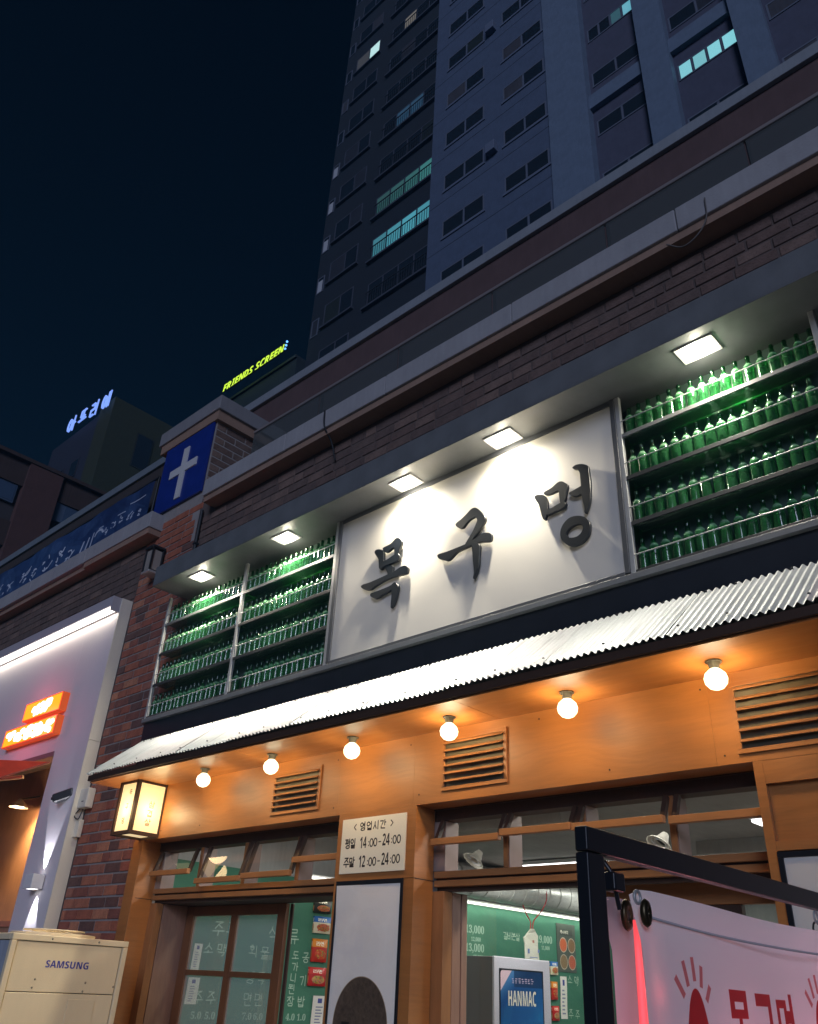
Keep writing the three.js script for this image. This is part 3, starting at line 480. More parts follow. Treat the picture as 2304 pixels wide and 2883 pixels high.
// louvred vents
for (const [x0, x1, y0, y1, label] of [[-5.86, -5.25, 2.745, 3.095, 'left louvred wooden vent above the sliding door'], [-3.94, -3.365, 2.75, 3.12, 'middle louvred wooden vent above the hours sign'], [-1.80, -0.95, 2.725, 3.125, 'right-hand large louvred wooden vent near the rightmost bulb']]) {
  const t = thing('vent_grille', label, 'vent', [0, 0, 0], 0, 'louvred vents in the fascia');
  const f = 0.026;
  part('frame', [R(x0, x1, y1 - f, y1, 0.001, 0.012, 0.002), R(x0, x1, y0, y0 + f, 0.001, 0.012, 0.002), R(x0, x0 + f, y0 + f + .0004, y1 - f - .0004, 0.001, 0.012, 0.002), R(x1 - f, x1, y0 + f + .0004, y1 - f - .0004, 0.001, 0.012, 0.002)], M.ply, t);
  part('cavity_shade', B(x0 + f, x1 - f, y0 + f, y1 - f, 0.0008, 0.002), std({ color: C(0.045, 0.032, 0.018), roughness: 0.25, map: T.streak }), t);  // flat dark sheet; the shade of a cavity is put into its colour
  const n = 6; for (let i = 0; i < n; i++) { const y = y0 + f + (y1 - y0 - 2 * f) * (i + 0.5) / n; const g = new RoundedBoxGeometry(x1 - x0 - 2 * f - 0.002, 0.006, 0.036, 1, 0.002); g.rotateX(0.62); g.translate((x0 + x1) / 2, y + 0.012, 0.018); part('slat', metreUV(g), M.frameH, t); }
  // crumpled foil behind the slats, darkened in colour for the shade there
  const g = new THREE.PlaneGeometry(x1 - x0 - 2 * f, y1 - y0 - 2 * f, 26, 14), p = g.attributes.position; for (let i = 0; i < p.count; i++) p.setZ(i, 0.004 * hash(i, 3, 9)); g.computeVertexNormals(); g.translate((x0 + x1) / 2, (y0 + y1) / 2, 0.0025); part('foil', g, std({ color: C(0.20, 0.17, 0.11), metalness: 0.6, roughness: 0.35, map: T.stain }), t);
}
// sliding door leaf in the left bay
{
  const t = thing('sliding_door', 'brown wooden sliding door with four visible glass panes', 'door');
  const z0 = -0.60, z1 = -0.56, yT = 2.135, yt = 2.05;
  part('stile', R(-7.73, -7.605, 0.02, yT, z0, z1, 0.004), M.door, t); part('stile', R(-6.315, -6.205, 0.02, yT, z0, z1, 0.004), M.door, t);
  part('top_rail', R(-7.604, -6.316, yt, yT, z0, z1, 0.004), M.door, t); part('bottom_rail', R(-7.604, -6.316, 0.02, 0.2, z0, z1, 0.004), M.door, t);
  part('muntin', R(-6.995, -6.905, 0.201, yt - 0.001, z0 + 0.003, z1 - 0.002, 0.003), M.door, t);
  for (const y of [1.575, 1.08, 0.6]) for (const [a, b] of [[-7.604, -6.996], [-6.904, -6.316]]) part('muntin', R(a, b, y - 0.022, y + 0.022, z0 + 0.004, z1 - 0.003, 0.003), M.door, t);
  const milkyGlass = new THREE.MeshPhysicalMaterial({ color: C(0.80, 0.84, 0.80), transmission: 0.80, thickness: 0, roughness: 0.0, ior: 1.5 });  // milky reflection put into the glass as a pale base colour
  for (const [a, b] of [[-7.604, -6.996], [-6.904, -6.316]]) for (const [c, d] of [[1.598, 2.049], [1.103, 1.552], [0.623, 1.057]]) part('pane', B(a, b, c, d, -0.583, -0.578), milkyGlass, t);
  part('second_leaf_stile', R(-6.204, -6.165, 0.02, yT, -0.622, -0.604, 0.004), M.darkwood, t);
}

// ---------------------------------------------------------------- hours sign and posters
{
  const ht = canvasTex(1024, 588, (g, w, h) => {
    g.fillStyle = '#efe9d2'; g.fillRect(0, 0, w, h);
    g.strokeStyle = '#1b1210'; g.fillStyle = '#1b1210';
    hangul(g, '영업시간', 300, 52, 88, 13, { dx: 1.22, jitter: .05 });
    g.lineWidth = 12; g.beginPath(); g.moveTo(232, 66); g.lineTo(200, 96); g.lineTo(232, 126); g.stroke(); g.beginPath(); g.moveTo(792, 62); g.lineTo(824, 92); g.lineTo(792, 122); g.stroke();
    const rowT = (a, n, y) => {
      hangul(g, a, 70, y + 24, 100, 14, { dx: 1.08, jitter: .05, wide: .82 });
      const txt = (s, x, yy, size, sx) => { g.save(); g.translate(x, yy); g.scale(sx, 1); g.font = `bold ${size}px sans-serif`; g.fillText(s, 0, 0); g.restore(); };
      txt(n, 310, y + 134, 168, .60); txt(':', 446, y + 118, 96, .8);
      const zero = (x, yy) => { g.lineWidth = 14; g.beginPath(); g.ellipse(x, yy, 24, 40, 0, 0, 7); g.stroke(); };
      zero(500, y + 84); zero(562, y + 82); g.fillRect(612, y + 76, 40, 12); txt('24', 670, y + 126, 172, .62); txt(':', 806, y + 108, 96, .8); zero(862, y + 74); zero(926, y + 72);
    };
    rowT('평일', '14', 196); rowT('주말', '12', 396);
  });
  const t = thing('hours_sign', 'cream opening hours notice screwed to the centre pillar', 'sign');
  part('plate', B(-4.936, -4.268, 2.253, 2.637, 0.0005, 0.008), std({ color: C(0.75, 0.71, 0.58), roughness: 0.5 }), t);
  const g = new THREE.PlaneGeometry(0.668, 0.384); g.translate(-4.602, 2.445, 0.0086); part('print', g, std({ map: ht, roughness: 0.5 }), t);
  const pt = canvasTex(768, 2048, (c, w, h) => { // sheet: 0.64 m wide, 1.7 m tall
    c.fillStyle = '#f0ece4'; c.fillRect(0, 0, w, h);
    for (let i = 0; i < 90; i++) { c.fillStyle = `rgba(${rnd() < .5 ? '255,250,245' : '185,183,186'},.05)`; c.beginPath(); c.ellipse(rnd() * w, rnd() * h, rr(40, 260), rr(40, 200), 0, 0, 7); c.fill(); }
    const cx = 380, cy = 1040, rx = 312, ry = 350; c.save(); c.beginPath(); c.ellipse(cx, cy, rx, ry, 0, 0, 7); c.clip(); c.fillStyle = '#54473a'; c.fillRect(0, 0, w, h);
    for (let i = 0; i < 2600; i++) { const y = cy - ry + rnd() * 2 * ry; c.fillStyle = `rgba(${rnd() < .5 ? '112,96,78' : '30,24,20'},${.10})`; c.beginPath(); c.ellipse(cx + (rnd() - .5) * 2 * rx, y, rr(4, 30), rr(3, 16), rnd() * 3, 0, 7); c.fill(); }
    c.fillStyle = '#120d0c'; c.fillRect(170, 1010, 90, 60); c.fillRect(150, 1060, 240, 90); c.restore();
    c.lineWidth = 8; c.strokeStyle = 'rgba(150,122,84,.6)'; c.beginPath(); c.ellipse(cx, cy, rx, ry, 0, 0, 7); c.stroke();
  });
  const p = thing('poster_board', 'tall white poster in a black frame showing a dark round pot lid', 'poster');
  part('frame', [B(-4.953, -4.274, 2.174, 2.203, 0.0005, 0.012), B(-4.953, -4.936, 0.4, 2.1735, 0.0005, 0.012), B(-4.294, -4.274, 0.4, 2.1735, 0.0005, 0.012)], M.blackgloss, p);
  const s = new THREE.PlaneGeometry(0.642, 1.712, 10, 24), q = s.attributes.position; for (let i = 0; i < q.count; i++) { const x = q.getX(i), y = q.getY(i); q.setZ(i, 0.002 * Math.sin(x * 7 + y * 2) + (x < -0.1 && y > 0.7 ? 0.10 * Math.pow(Math.max(0, (-x - 0.1) * 0.6 + (y - 0.76)), 1.0) * 0.6 : 0)); } s.computeVertexNormals(); s.translate(-4.6145, 1.316, 0.007);
  part('sheet', s, std({ map: pt, roughness: 0.6 }), p);
  const wt = canvasTex(512, 1024, (c, w, h) => { c.fillStyle = '#d9d4cb'; c.fillRect(0, 0, w, h); c.strokeStyle = '#14110f'; hangul(c, '구', 70, 130, 66, 9, { jitter: .05 }); hangul(c, '이', 76, 255, 66, 9, { jitter: .05 }); hangul(c, '특', 84, 345, 66, 9, { jitter: .05 }); });
  const wb = thing('white_notice_board', 'white notice board in a black frame with vertical black lettering at the right edge', 'notice board');
  part('frame', [B(-1.682, 0.2, 2.197, 2.223, -0.0195, 0.012), B(-1.682, -1.656, 0.8, 2.1965, -0.0195, 0.012)], M.blackgloss, wb);
  part('sheet', B(-1.655, 0.2, 0.8, 2.1965, -0.0195, 0.004), std({ color: C(0.70, 0.66, 0.60), roughness: 0.6 }), wb);
  const wg = new THREE.PlaneGeometry(0.5, 1.0); wg.translate(-1.40, 1.66, 0.0045); part('lettering', wg, std({ map: wt, roughness: 0.6 }), wb);
}

// ---------------------------------------------------------------- paper lantern
{
  const t = thing('hanging_lantern', 'square lantern with glowing cream panels and brown frame under the awning corner', 'lantern', [-7.75, 2.685, 0.15]);
  const w = 0.155, h = 0.51, f = 0.018;
  for (const [sx, sz] of [[-1, 1], [1, 1], [1, -1], [-1, -1]]) part('corner_bar', B(sx * w - f, sx * w + f, 0, h, sz * w - f, sz * w + f), M.darkwood, t);
  part('frame_ring', [0.0, h - 0.035].flatMap((y) => [B(-w + f, w - f, y, y + 0.035, w - 0.012, w + 0.014), B(-w + f, w - f, y, y + 0.035, -w - 0.014, -w + 0.012), B(w - 0.012, w + 0.014, y, y + 0.035, -w + f, w - f), B(-w - 0.014, -w + 0.012, y, y + 0.035, -w + f, w - f)]), M.darkwood, t);
  const paper = (txt) => canvasTex(256, 400, (c, W, H) => { c.fillStyle = '#fff'; c.fillRect(0, 0, W, H); c.strokeStyle = '#3a2206'; txt(c); });
  const mk = (tx) => std({ color: C(0.7, 0.6, 0.4), map: tx, emissive: C(1, 0.70, 0.31), emissiveMap: tx, emissiveIntensity: 0.82, roughness: 0.8 });
  const a = paper((c) => { hangul(c, '목', 128, 50, 48, 5); hangul(c, '구', 108, 170, 48, 5); hangul(c, '멍', 92, 290, 48, 5); });
  const b = paper((c) => {  hangul(c, '삼', 122, 140, 56, 5); hangul(c, '겹', 118, 215, 56, 5); hangul(c, '살', 112, 290, 56, 5); });
  const g1 = new THREE.PlaneGeometry(2 * (w - f), h - 0.07); g1.translate(0, h / 2, w); part('paper_panel', g1, mk(a), t);
  const g2 = new THREE.PlaneGeometry(2 * (w - f), h - 0.07); g2.rotateY(Math.PI / 2); g2.translate(w, h / 2, 0); part('paper_panel', g2, mk(b), t);
  const plain = std({ color: C(0.7, 0.6, 0.4), emissive: C(1, 0.76, 0.42), emissiveIntensity: 0.8, roughness: 0.8, side: THREE.DoubleSide });
  const g3 = new THREE.PlaneGeometry(2 * (w - f), 2 * (w - f)); g3.rotateX(Math.PI / 2); g3.translate(0, 0.02, 0); part('paper_panel', g3, plain, t);
  const g4 = new THREE.PlaneGeometry(2 * (w - f), h - 0.07); g4.rotateY(-Math.PI / 2); g4.translate(-w, h / 2, 0); part('paper_panel', g4, plain, t);
  const bulb = new THREE.SphereGeometry(0.035, 12, 8); bulb.translate(0, h * 0.62, 0); part('bulb', bulb, glow(1, 0.85, 0.55, 4), t);
  for (const [x, z] of [[0.24, 0.0], [0, 0.24], [-0.24, 0.05]]) { const L = new THREE.PointLight(C(1, 0.70, 0.36), 0.28); L.position.set(x, h * 0.45, z); L.shadow.radius = 5; t.add(L); }
}

// ---------------------------------------------------------------- dining room behind the glass
{
  const room = thing('dining_room', 'grey dining room seen through the shop windows', null); room.userData.kind = 'structure';
  part('floor', B(-8.3, 1.2, -0.1, 0.03, -9.7, -0.25), std({ color: C(0.22, 0.20, 0.18), roughness: 0.5, map: T.stain }), room);
  part('ceiling', B(-8.3, 1.2, 3.12, 3.2, -9.7, -0.5), M.ceiling, room);
  part('wall', B(-8.4, -8.22, 0, 3.2, -9.7, -0.5), M.plaster, room);
  part('wall', B(-8.3, 1.2, 0, 3.2, -9.8, -9.5), M.plaster, room);
  part('wall', B(1.0, 1.2, 0, 3.2, -9.5, -0.25), M.plaster, room);
  part('wall', B(-8.3, 1.2, 2.681, 3.17, -0.5, -0.34), M.ceiling, room);
  part('wall', B(-4.985, -4.215, 0, 2.68, -0.5, -0.21), M.plaster, room);
  part('wall', B(-1.73, 1.2, 0, 2.68, -0.5, -0.21), M.plaster, room);
  for (const [x, z] of [[-6, -2.6], [-3, -5], [-6, -7]]) part('ceiling_beam', B(x - 1.4, x + 1.4, 2.98, 3.118, z - 0.12, z + 0.12), M.ceiling, room);
  // chalk menu along the left wall
  const W = (px) => px; void W;
  const cb = thing('chalk_menu_wall', 'long green chalkboard covered in white chalk menu lettering on the left wall', 'chalkboard');
  const bg = (g, w, h) => { g.fillStyle = '#4a8069'; g.fillRect(0, 0, w, h); for (let i = 0; i < 260; i++) { g.fillStyle = `rgba(${rnd() < .5 ? '120,170,150' : '40,95,75'},.05)`; g.beginPath(); g.ellipse(rnd() * w, rnd() * h, rr(20, 200), rr(8, 60), rnd() * .5, 0, 7); g.fill(); } g.strokeStyle = 'rgba(236,240,226,.75)'; g.fillStyle = 'rgba(236,240,226,.72)'; };
  const S = 480; // pixels per metre
  const A = canvasTex(1536, 1152, (g, w, h) => { // z -0.4 to -3.6, y 2.61 down to 0.21
    bg(g, w, h); const X = (z) => (-0.4 - z) * S, Y = (y) => (2.61 - y) * S, put = (s, z, y, k = .115, wd = 5) => hangul(g, s, X(z) - k * S / 2, Y(y) - k * S / 2, k * S, wd, { jitter: .07 });
    put('주', -1.29, 2.0, .14, 6); put('류', -1.47, 2.0, .14, 6); put('식', -2.05, 2.0, .15, 6); put('류', -2.335, 1.99, .15, 6);
    put('소', -1.2, 1.80); put('맥', -1.37, 1.80); put('회', -1.79, 1.81); put('물', -1.95, 1.80);  put('도', -2.395, 1.80, .095); put('공', -2.55, 1.79, .1);
    put('가', -2.4, 1.69, .085); put('니', -2.395, 1.58, .085); put('기', -2.54, 1.56, .1); put('된', -2.385, 1.468, .088); put('장', -2.385, 1.352, .095); put('밥', -2.54, 1.35, .1);
    put('주', -1.16, 1.36); put('주', -1.32, 1.36); put('면', -1.795, 1.355); put('면', -1.94, 1.355); put('냉', -1.79, 1.56); put('국', -1.94, 1.56);
    g.font = 'bold 44px serif'; g.fillText('4.0', X(-2.34), Y(1.17)); g.fillText('1.0', X(-2.50), Y(1.17)); g.fillText('5.0', X(-1.1), Y(1.17)); g.fillText('5.0', X(-1.27), Y(1.17)); g.fillText('7.0', X(-1.74), Y(1.17)); g.fillText('6.0', X(-1.89), Y(1.17));
  });
  const Bt = canvasTex(1536, 1152, (g, w, h) => { // z -5.3 to -8.5
    bg(g, w, h); const X = (z) => (-5.3 - z) * S, Y = (y) => (2.61 - y) * S, put = (s, z, y, k = .1, wd = 5) => hangul(g, s, X(z), Y(y) - k * S / 2, k * S, wd, { jitter: .06, dx: 1.02 });
    g.font = 'bold 66px serif'; g.fillText('13,000', X(-5.42), Y(2.25)); g.fillText('13,000', X(-5.42), Y(2.02)); g.fillText('19,000', X(-7.12), Y(2.23)); g.font = 'bold 34px serif'; g.fillText('12,000', X(-5.55), Y(2.15)); g.fillText('12,000', X(-5.6), Y(1.93)); g.fillText('11,000', X(-7.25), Y(2.14));
    put('갈비본살', -6.3, 2.268, .098, 5);  put('소', -7.93, 1.76, .12); put('맥', -8.12, 1.75, .12); put('주', -7.92, 1.31, .12); put('주', -8.1, 1.30, .12);
  });
  const mk = (m) => std({ map: m, color: C(0.82, 0.95, 0.92), roughness: 0.75 });
  const pan = (z0, z1, m) => { const g = new THREE.BoxGeometry(0.02, 2.4, z0 - z1); g.translate(-8.205, 1.41, (z0 + z1) / 2); part('board_panel', g, m, cb); const f = new THREE.PlaneGeometry(z0 - z1, 2.4); f.rotateY(Math.PI / 2); f.translate(-8.1945, 1.41, (z0 + z1) / 2); return f; };
  pan(-0.5, -3.6, M.chalk); pan(-3.602, -5.298, std({ color: C(0.065, 0.20, 0.14), roughness: 0.75 })); pan(-5.3, -8.5, M.chalk); pan(-8.502, -9.48, M.chalk);
  for (const [z0, z1, m] of [[-0.4, -3.6, A], [-5.3, -8.5, Bt]]) { const f = new THREE.PlaneGeometry(z0 - z1, 2.4); f.rotateY(Math.PI / 2); f.translate(-8.193, 1.41, (z0 + z1) / 2); part('chalk_writing', f, mk(m), cb); }
  // light strip above it
  const ls = thing('led_strip', 'thin bright light strip along the top of the chalkboard', 'light strip');
  part('housing', B(-8.215, -8.15, 2.64, 2.665, -9.4, -2.45), M.white, ls); part('tube', B(-8.165, -8.13, 2.615, 2.64, -9.4, -2.45), glow(1, 1, 0.86, 3), ls);
  const RL = new THREE.RectAreaLight(C(1, 1, 0.88), 18, 6.9, 0.03); RL.position.set(-8.12, 2.605, -5.9); RL.rotation.set(-Math.PI / 2, 0, 0); RL.rotateZ(Math.PI / 2); ls.add(RL);
  // spiral duct
  const du = thing('spiral_duct', 'ribbed silver ventilation duct running above the chalkboard', 'duct');
  const prof = []; for (let i = 0; i < 10; i++) { prof.push([0.215, i * 0.03], [0.215, i * 0.03 + 0.02]); }
  const sg = new THREE.CylinderGeometry(0.215, 0.215, 0.285, 28, 1, true); sg.rotateX(Math.PI / 2); const rg = new THREE.TorusGeometry(0.217, 0.009, 6, 28);
  for (let i = 0; i < 17; i++) { const z = -4.3 - i * 0.29; const m = part('duct_segment', sg, M.duct, du, [-7.88, 2.87, z]); m.rotation.z = i; const s = part('seam', rg, M.duct, m, [0, 0, -0.145]); void s; }
  // ceiling lamps; the unseen ones near the glass and far right are added fill
  for (const [x, z, l] of [[-2.62, -3.7, 'long flat lamp on the dining room ceiling, its end seen at the right transom'], [-6.4, -1.25, 'added unseen flat lamp on the dining room ceiling close behind the sliding door'], [-3.2, -1.25, 'added unseen flat lamp on the dining room ceiling close behind the right window'], [0.2, -4.0, 'added unseen flat lamp on the dining room ceiling behind the notice board'], [0.2, -7.0, 'added unseen flat lamp at the far right of the dining room ceiling'], [-6.75, -5.5, 'unseen flat lamp on the dining room ceiling in front of the silver duct'], [-6.75, -7.6, 'unseen flat lamp on the dining room ceiling near the picture menu']]) {
    const t = thing('ceiling_lamp', l, 'lamp', [x, 3.04, z]); part('body', R(-0.62, 0.62, 0.02, 0.07, -0.13, 0.13, 0.01), M.white, t); part('diffuser', R(-0.6, 0.6, -0.01, 0.019, -0.115, 0.115, 0.012), glow(1, 0.98, 0.95, 3.0), t);
    const L = new THREE.RectAreaLight(C(1, 0.97, 0.90), 38, 1.2, 0.22); L.position.set(0, -0.02, 0); L.rotation.x = -Math.PI / 2; t.add(L);
  }
  // white round extraction hoods
  for (const [x, y, z, l] of [[-5.28, 2.60, -2.0, 'white round extraction hood seen through the transom left of the banner pole'], [-3.36, 2.625, -2.0, 'white round extraction hood seen through the transom above the banner bar']]) {
    const t = thing('extraction_hood', l, 'extraction hood', [x, y, z]); t.quaternion.setFromUnitVectors(new THREE.Vector3(0, -1, 0), new THREE.Vector3(-0.278, -0.779, 0.531).normalize());
    part('bell', new THREE.LatheGeometry([[0.05, 0.06], [0.052, 0.055], [0.062, 0.045], [0.105, 0.01], [0.112, 0.0], [0.10, 0.006], [0.055, 0.05], [0.028, 0.12]].map(([a, b]) => new THREE.Vector2(a, b)), 28), std({ color: C(0.72, 0.70, 0.62), roughness: 0.4, side: THREE.DoubleSide }), t);
    for (const r of [0.075, 0.05]) { const g = new THREE.TorusGeometry(r, 0.005, 6, 28); g.rotateX(Math.PI / 2); g.translate(0, 0.022, 0); part('ring', g, M.white, t); }
    part('throat', cyl(0.05, 0.05, 0.004, 0, 0.05, 0, 20), M.black, t);
  }
  // drinks fridge
  {
    const t = thing('drinks_fridge', 'white drinks fridge with a blue poster on its door', 'fridge');
    part('cabinet', R(-8.17, -7.54, 0.05, 1.95, -6.44, -5.18, 0.01), std({ color: C(0.14, 0.135, 0.15), roughness: 0.5 }), t);
    part('door', R(-7.535, -7.50, 0.08, 1.955, -6.445, -5.175, 0.012, 2), std({ color: C(0.66, 0.63, 0.74), roughness: 0.4 }), t);
    const ft = canvasTex(768, 1280, (c, w, h) => {
      const gr = c.createLinearGradient(0, 0, w, h); gr.addColorStop(0, '#7fb4e6'); gr.addColorStop(.18, '#1b4e8e'); gr.addColorStop(.5, '#1f6bb4'); gr.addColorStop(1, '#1899c4'); c.fillStyle = gr; c.fillRect(0, 0, w, h);
      c.fillStyle = '#132b4e'; c.globalAlpha = .6; c.fillRect(240, 0, w - 240, 150); c.globalAlpha = 1; c.fillStyle = '#e9c9d8'; c.beginPath(); c.moveTo(0, 0); c.lineTo(200, 0); c.lineTo(0, 190); c.fill();
      for (let i = 0; i < 40; i++) { c.fillStyle = `rgba(60,190,230,${rr(.03, .12)})`; c.beginPath(); c.ellipse(rr(0, w), rr(h * .3, h), rr(30, 160), rr(20, 90), rnd() * 3, 0, 7); c.fill(); }
      c.save(); c.font = 'bold 190px sans-serif'; c.fillStyle = '#f3ead6'; c.translate(124, 320); c.scale(520 / c.measureText('HANMAC').width, 1); c.fillText('HANMAC', 0, 0); c.restore();
      c.fillStyle = '#c9b6cf'; c.strokeStyle = '#c9b6cf'; for (let i = 0; i < 7; i++) for (let j = 0; j < 3; j++) c.fillRect(200 + i * 58 + rr(0, 14), 66 + j * 18 + rr(0, 6), rr(22, 44), 9);
      c.fillStyle = '#241d3a'; c.beginPath(); c.ellipse(415, 690, 165, 190, .1, 0, 7); c.fill(); c.beginPath(); c.moveTo(300, 650); c.lineTo(600, 700); c.lineTo(640, 1280); c.lineTo(430, 1280); c.fill(); // dark bob of hair
      c.fillStyle = '#e8b9c4'; c.beginPath(); c.ellipse(370, 770, 120, 165, .12, 0, 7); c.fill(); c.fillRect(340, 900, 110, 120); c.fillStyle = '#d99fb2'; c.beginPath(); c.ellipse(380, 1130, 230, 140, 0, 0, 7); c.fill();
      c.fillStyle = '#241d3a'; c.beginPath(); c.ellipse(372, 640, 128, 62, .1, 0, 7); c.fill(); c.lineWidth = 9; c.strokeStyle = '#3a2436'; for (const x of [315, 425]) { c.beginPath(); c.moveTo(x - 26, 762); c.quadraticCurveTo(x, 745, x + 26, 764); c.stroke(); c.beginPath(); c.arc(x, 764, 10, 0, 7); c.stroke(); }
      c.strokeStyle = '#c98a9c'; c.lineWidth = 7; c.beginPath(); c.moveTo(365, 770); c.lineTo(352, 825); c.lineTo(372, 830); c.stroke(); c.fillStyle = '#c2435f'; c.beginPath(); c.ellipse(364, 868, 30, 12, .1, 0, 7); c.fill();
      c.fillStyle = 'rgba(245,245,230,.85)'; c.fillRect(170, 480, 12, 260); c.fillRect(130, 760, 90, 10);
    });
    const s = new THREE.Shape(), a = 0.47, b = 0.8, r = 0.05; s.moveTo(-a + r, -b); s.lineTo(a - r, -b); s.quadraticCurveTo(a, -b, a, -b + r); s.lineTo(a, b - r); s.quadraticCurveTo(a, b, a - r, b); s.lineTo(-a + r, b); s.quadraticCurveTo(-a, b, -a, b - r); s.lineTo(-a, -b + r); s.quadraticCurveTo(-a, -b, -a + r, -b);
    const g = new THREE.ShapeGeometry(s), u = g.attributes.uv; for (let i = 0; i < u.count; i++) u.setXY(i, (u.getX(i) + a) / (2 * a), (u.getY(i) + b) / (2 * b)); g.rotateY(Math.PI / 2); g.translate(-7.495, 1.0, -5.775); part('poster', g, std({ map: ft, roughness: 0.3 }), t);
    part('gasket', B(-7.4995, -7.497, 0.18, 1.82, -6.27, -5.28), M.blackgloss, t);
  }
  // noodle packets stuck to the wall: a printed pillow pack each
  const packTex = (base, top, acc) => canvasTex(192, 256, (c, w, h) => { c.fillStyle = base; c.fillRect(0, 0, w, h); c.fillStyle = top; c.fillRect(0, 0, w, h * .36); c.fillStyle = acc; c.beginPath(); c.ellipse(w * .52, h * .66, w * .38, h * .22, .2, 0, 7); c.fill(); for (let i = 0; i < 60; i++) { c.fillStyle = `rgba(${Math.floor(rr(120, 255))},${Math.floor(rr(60, 210))},${Math.floor(rr(30, 120))},.6)`; c.beginPath(); c.ellipse(w * rr(.2, .85), h * rr(.48, .85), rr(4, 18), rr(3, 10), rnd() * 3, 0, 7); c.fill(); } c.strokeStyle = '#fff6e0'; hangul(c, '라면', w * .2, h * .12, 46, 8, { jitter: .05 }); });
  const packG = (w, h) => { const g = new THREE.BoxGeometry(0.03, h, w, 1, 8, 8), p = g.attributes.position; for (let i = 0; i < p.count; i++) if (p.getX(i) > 0) { const a = p.getY(i) / h * 2, b = p.getZ(i) / w * 2; p.setX(i, 0.004 + 0.03 * (1 - a * a) * (1 - b * b) + 0.003 * hash(i, 4, 2)); } g.computeVertexNormals(); return g; };
  const packs = [['black noodle packet with orange picture, uppermost on the chalkboard beside the poster pillar', -2.72, 2.335, .27, .145, '#22261f', '#3a3a34', '#d4784f'], ['blue and cream noodle packet under the black one on the chalkboard', -2.74, 2.137, .27, .177, '#e6dcc0', '#2f6cb8', '#cf6a4a'], ['orange red noodle packet third from the top on the chalkboard beside the poster pillar', -2.73, 1.87, .23, .237, '#c72a1c', '#e88a1e', '#d8502e'], ['bright red noodle packet lowest on the chalkboard beside the poster pillar', -2.73, 1.603, .264, .187, '#c21f22', '#d8322c', '#d99a74'],
    ['blue and cream noodle packet right of the fridge', -7.54, 1.90, .2, .178, '#e6dcc0', '#2f6cb8', '#cf6a4a'], ['orange red noodle packet right of the fridge under the blue one', -7.53, 1.603, .16, .237, '#c72a1c', '#e88a1e', '#d8502e'], ['bright red noodle packet right of the fridge, lowest of three', -7.54, 1.31, .18, .187, '#c21f22', '#d8322c', '#d99a74']];
  for (const [l, z, y, w, h, a, b, c] of packs) { const m = solo('noodle_packet', packG(w, h), std({ map: packTex(a, b, c), roughness: 0.35 }), l, 'noodle packet', 'noodle packets on the chalkboard'); m.position.set(-8.175, y, z); }
  const strips = [['white price strip on the chalkboard behind the upper left door pane', -1.06, 1.72, .10, .24], ['white price strip on the chalkboard behind the lower left door pane', -1.07, 1.415, .14, .236], ['white price list below the red packet beside the poster pillar', -2.81, 1.25, .215, .33], ['narrow white price strip beside the packets right of the fridge', -7.79, 1.52, .178, .56]];
  for (const [l, z, y, w, h] of strips) {
    const tx = canvasTex(128, 320, (c, W, H) => { c.fillStyle = '#eceae4'; c.fillRect(0, 0, W, H); c.fillStyle = '#4a55a0'; c.fillRect(W * .35, H * .08, W * .3, H * .14); c.fillStyle = '#8a8fae'; for (let i = 0; i < 7; i++) c.fillRect(W * .25, H * (.32 + i * .09), W * rr(.3, .5), H * .035); });
    const g = new THREE.PlaneGeometry(w, h, 1, 6), p = g.attributes.position; for (let i = 0; i < p.count; i++) p.setZ(i, 0.006 * Math.sin(p.getY(i) * 9)); g.computeVertexNormals(); g.rotateY(Math.PI / 2); const m = solo('price_strip', g, std({ map: tx, roughness: 0.7, side: THREE.DoubleSide }), l, 'price strip', 'paper price strips'); m.position.set(-8.183, y, z);
  }
  { // grey picture menu with four bowls
    const t = thing('picture_menu', 'dark grey menu poster with four orange bowls right of the apron', 'poster');
    part('sheet', B(-8.192, -8.183, 1.86, 2.535, -8.18, -7.66), std({ color: C(0.10, 0.12, 0.10), roughness: 0.5, map: T.stain }), t);
    for (const [z, y, c] of [[-7.83, 2.235, [0.72, 0.16, 0.06]], [-8.06, 2.235, [0.30, 0.17, 0.08]], [-7.83, 2.0, [0.30, 0.20, 0.10]], [-8.06, 2.0, [0.62, 0.15, 0.08]]]) { const g = new THREE.CircleGeometry(0.098, 24); g.rotateY(Math.PI / 2); const b = part('bowl_picture', g, std({ color: C(...c), roughness: 0.4, map: T.brick }), t, [-8.181, y, z]); const q = new THREE.RingGeometry(0.094, 0.106, 24); q.rotateY(Math.PI / 2); part('rim', q, std({ color: C(0.55, 0.5, 0.4) }), b, [0.001, 0, 0]); }
    const hd = canvasTex(256, 64, (c, w, h) => { c.fillStyle = '#4c5049'; c.fillRect(0, 0, w, h); c.strokeStyle = '#e8e6d8'; hangul(c, '특수부위', 14, 14, 36, 5); }); const g = new THREE.PlaneGeometry(0.36, 0.085); g.rotateY(Math.PI / 2); g.translate(-8.1805, 2.415, -7.92); part('heading', g, std({ map: hd, roughness: 0.6 }), t);
  }
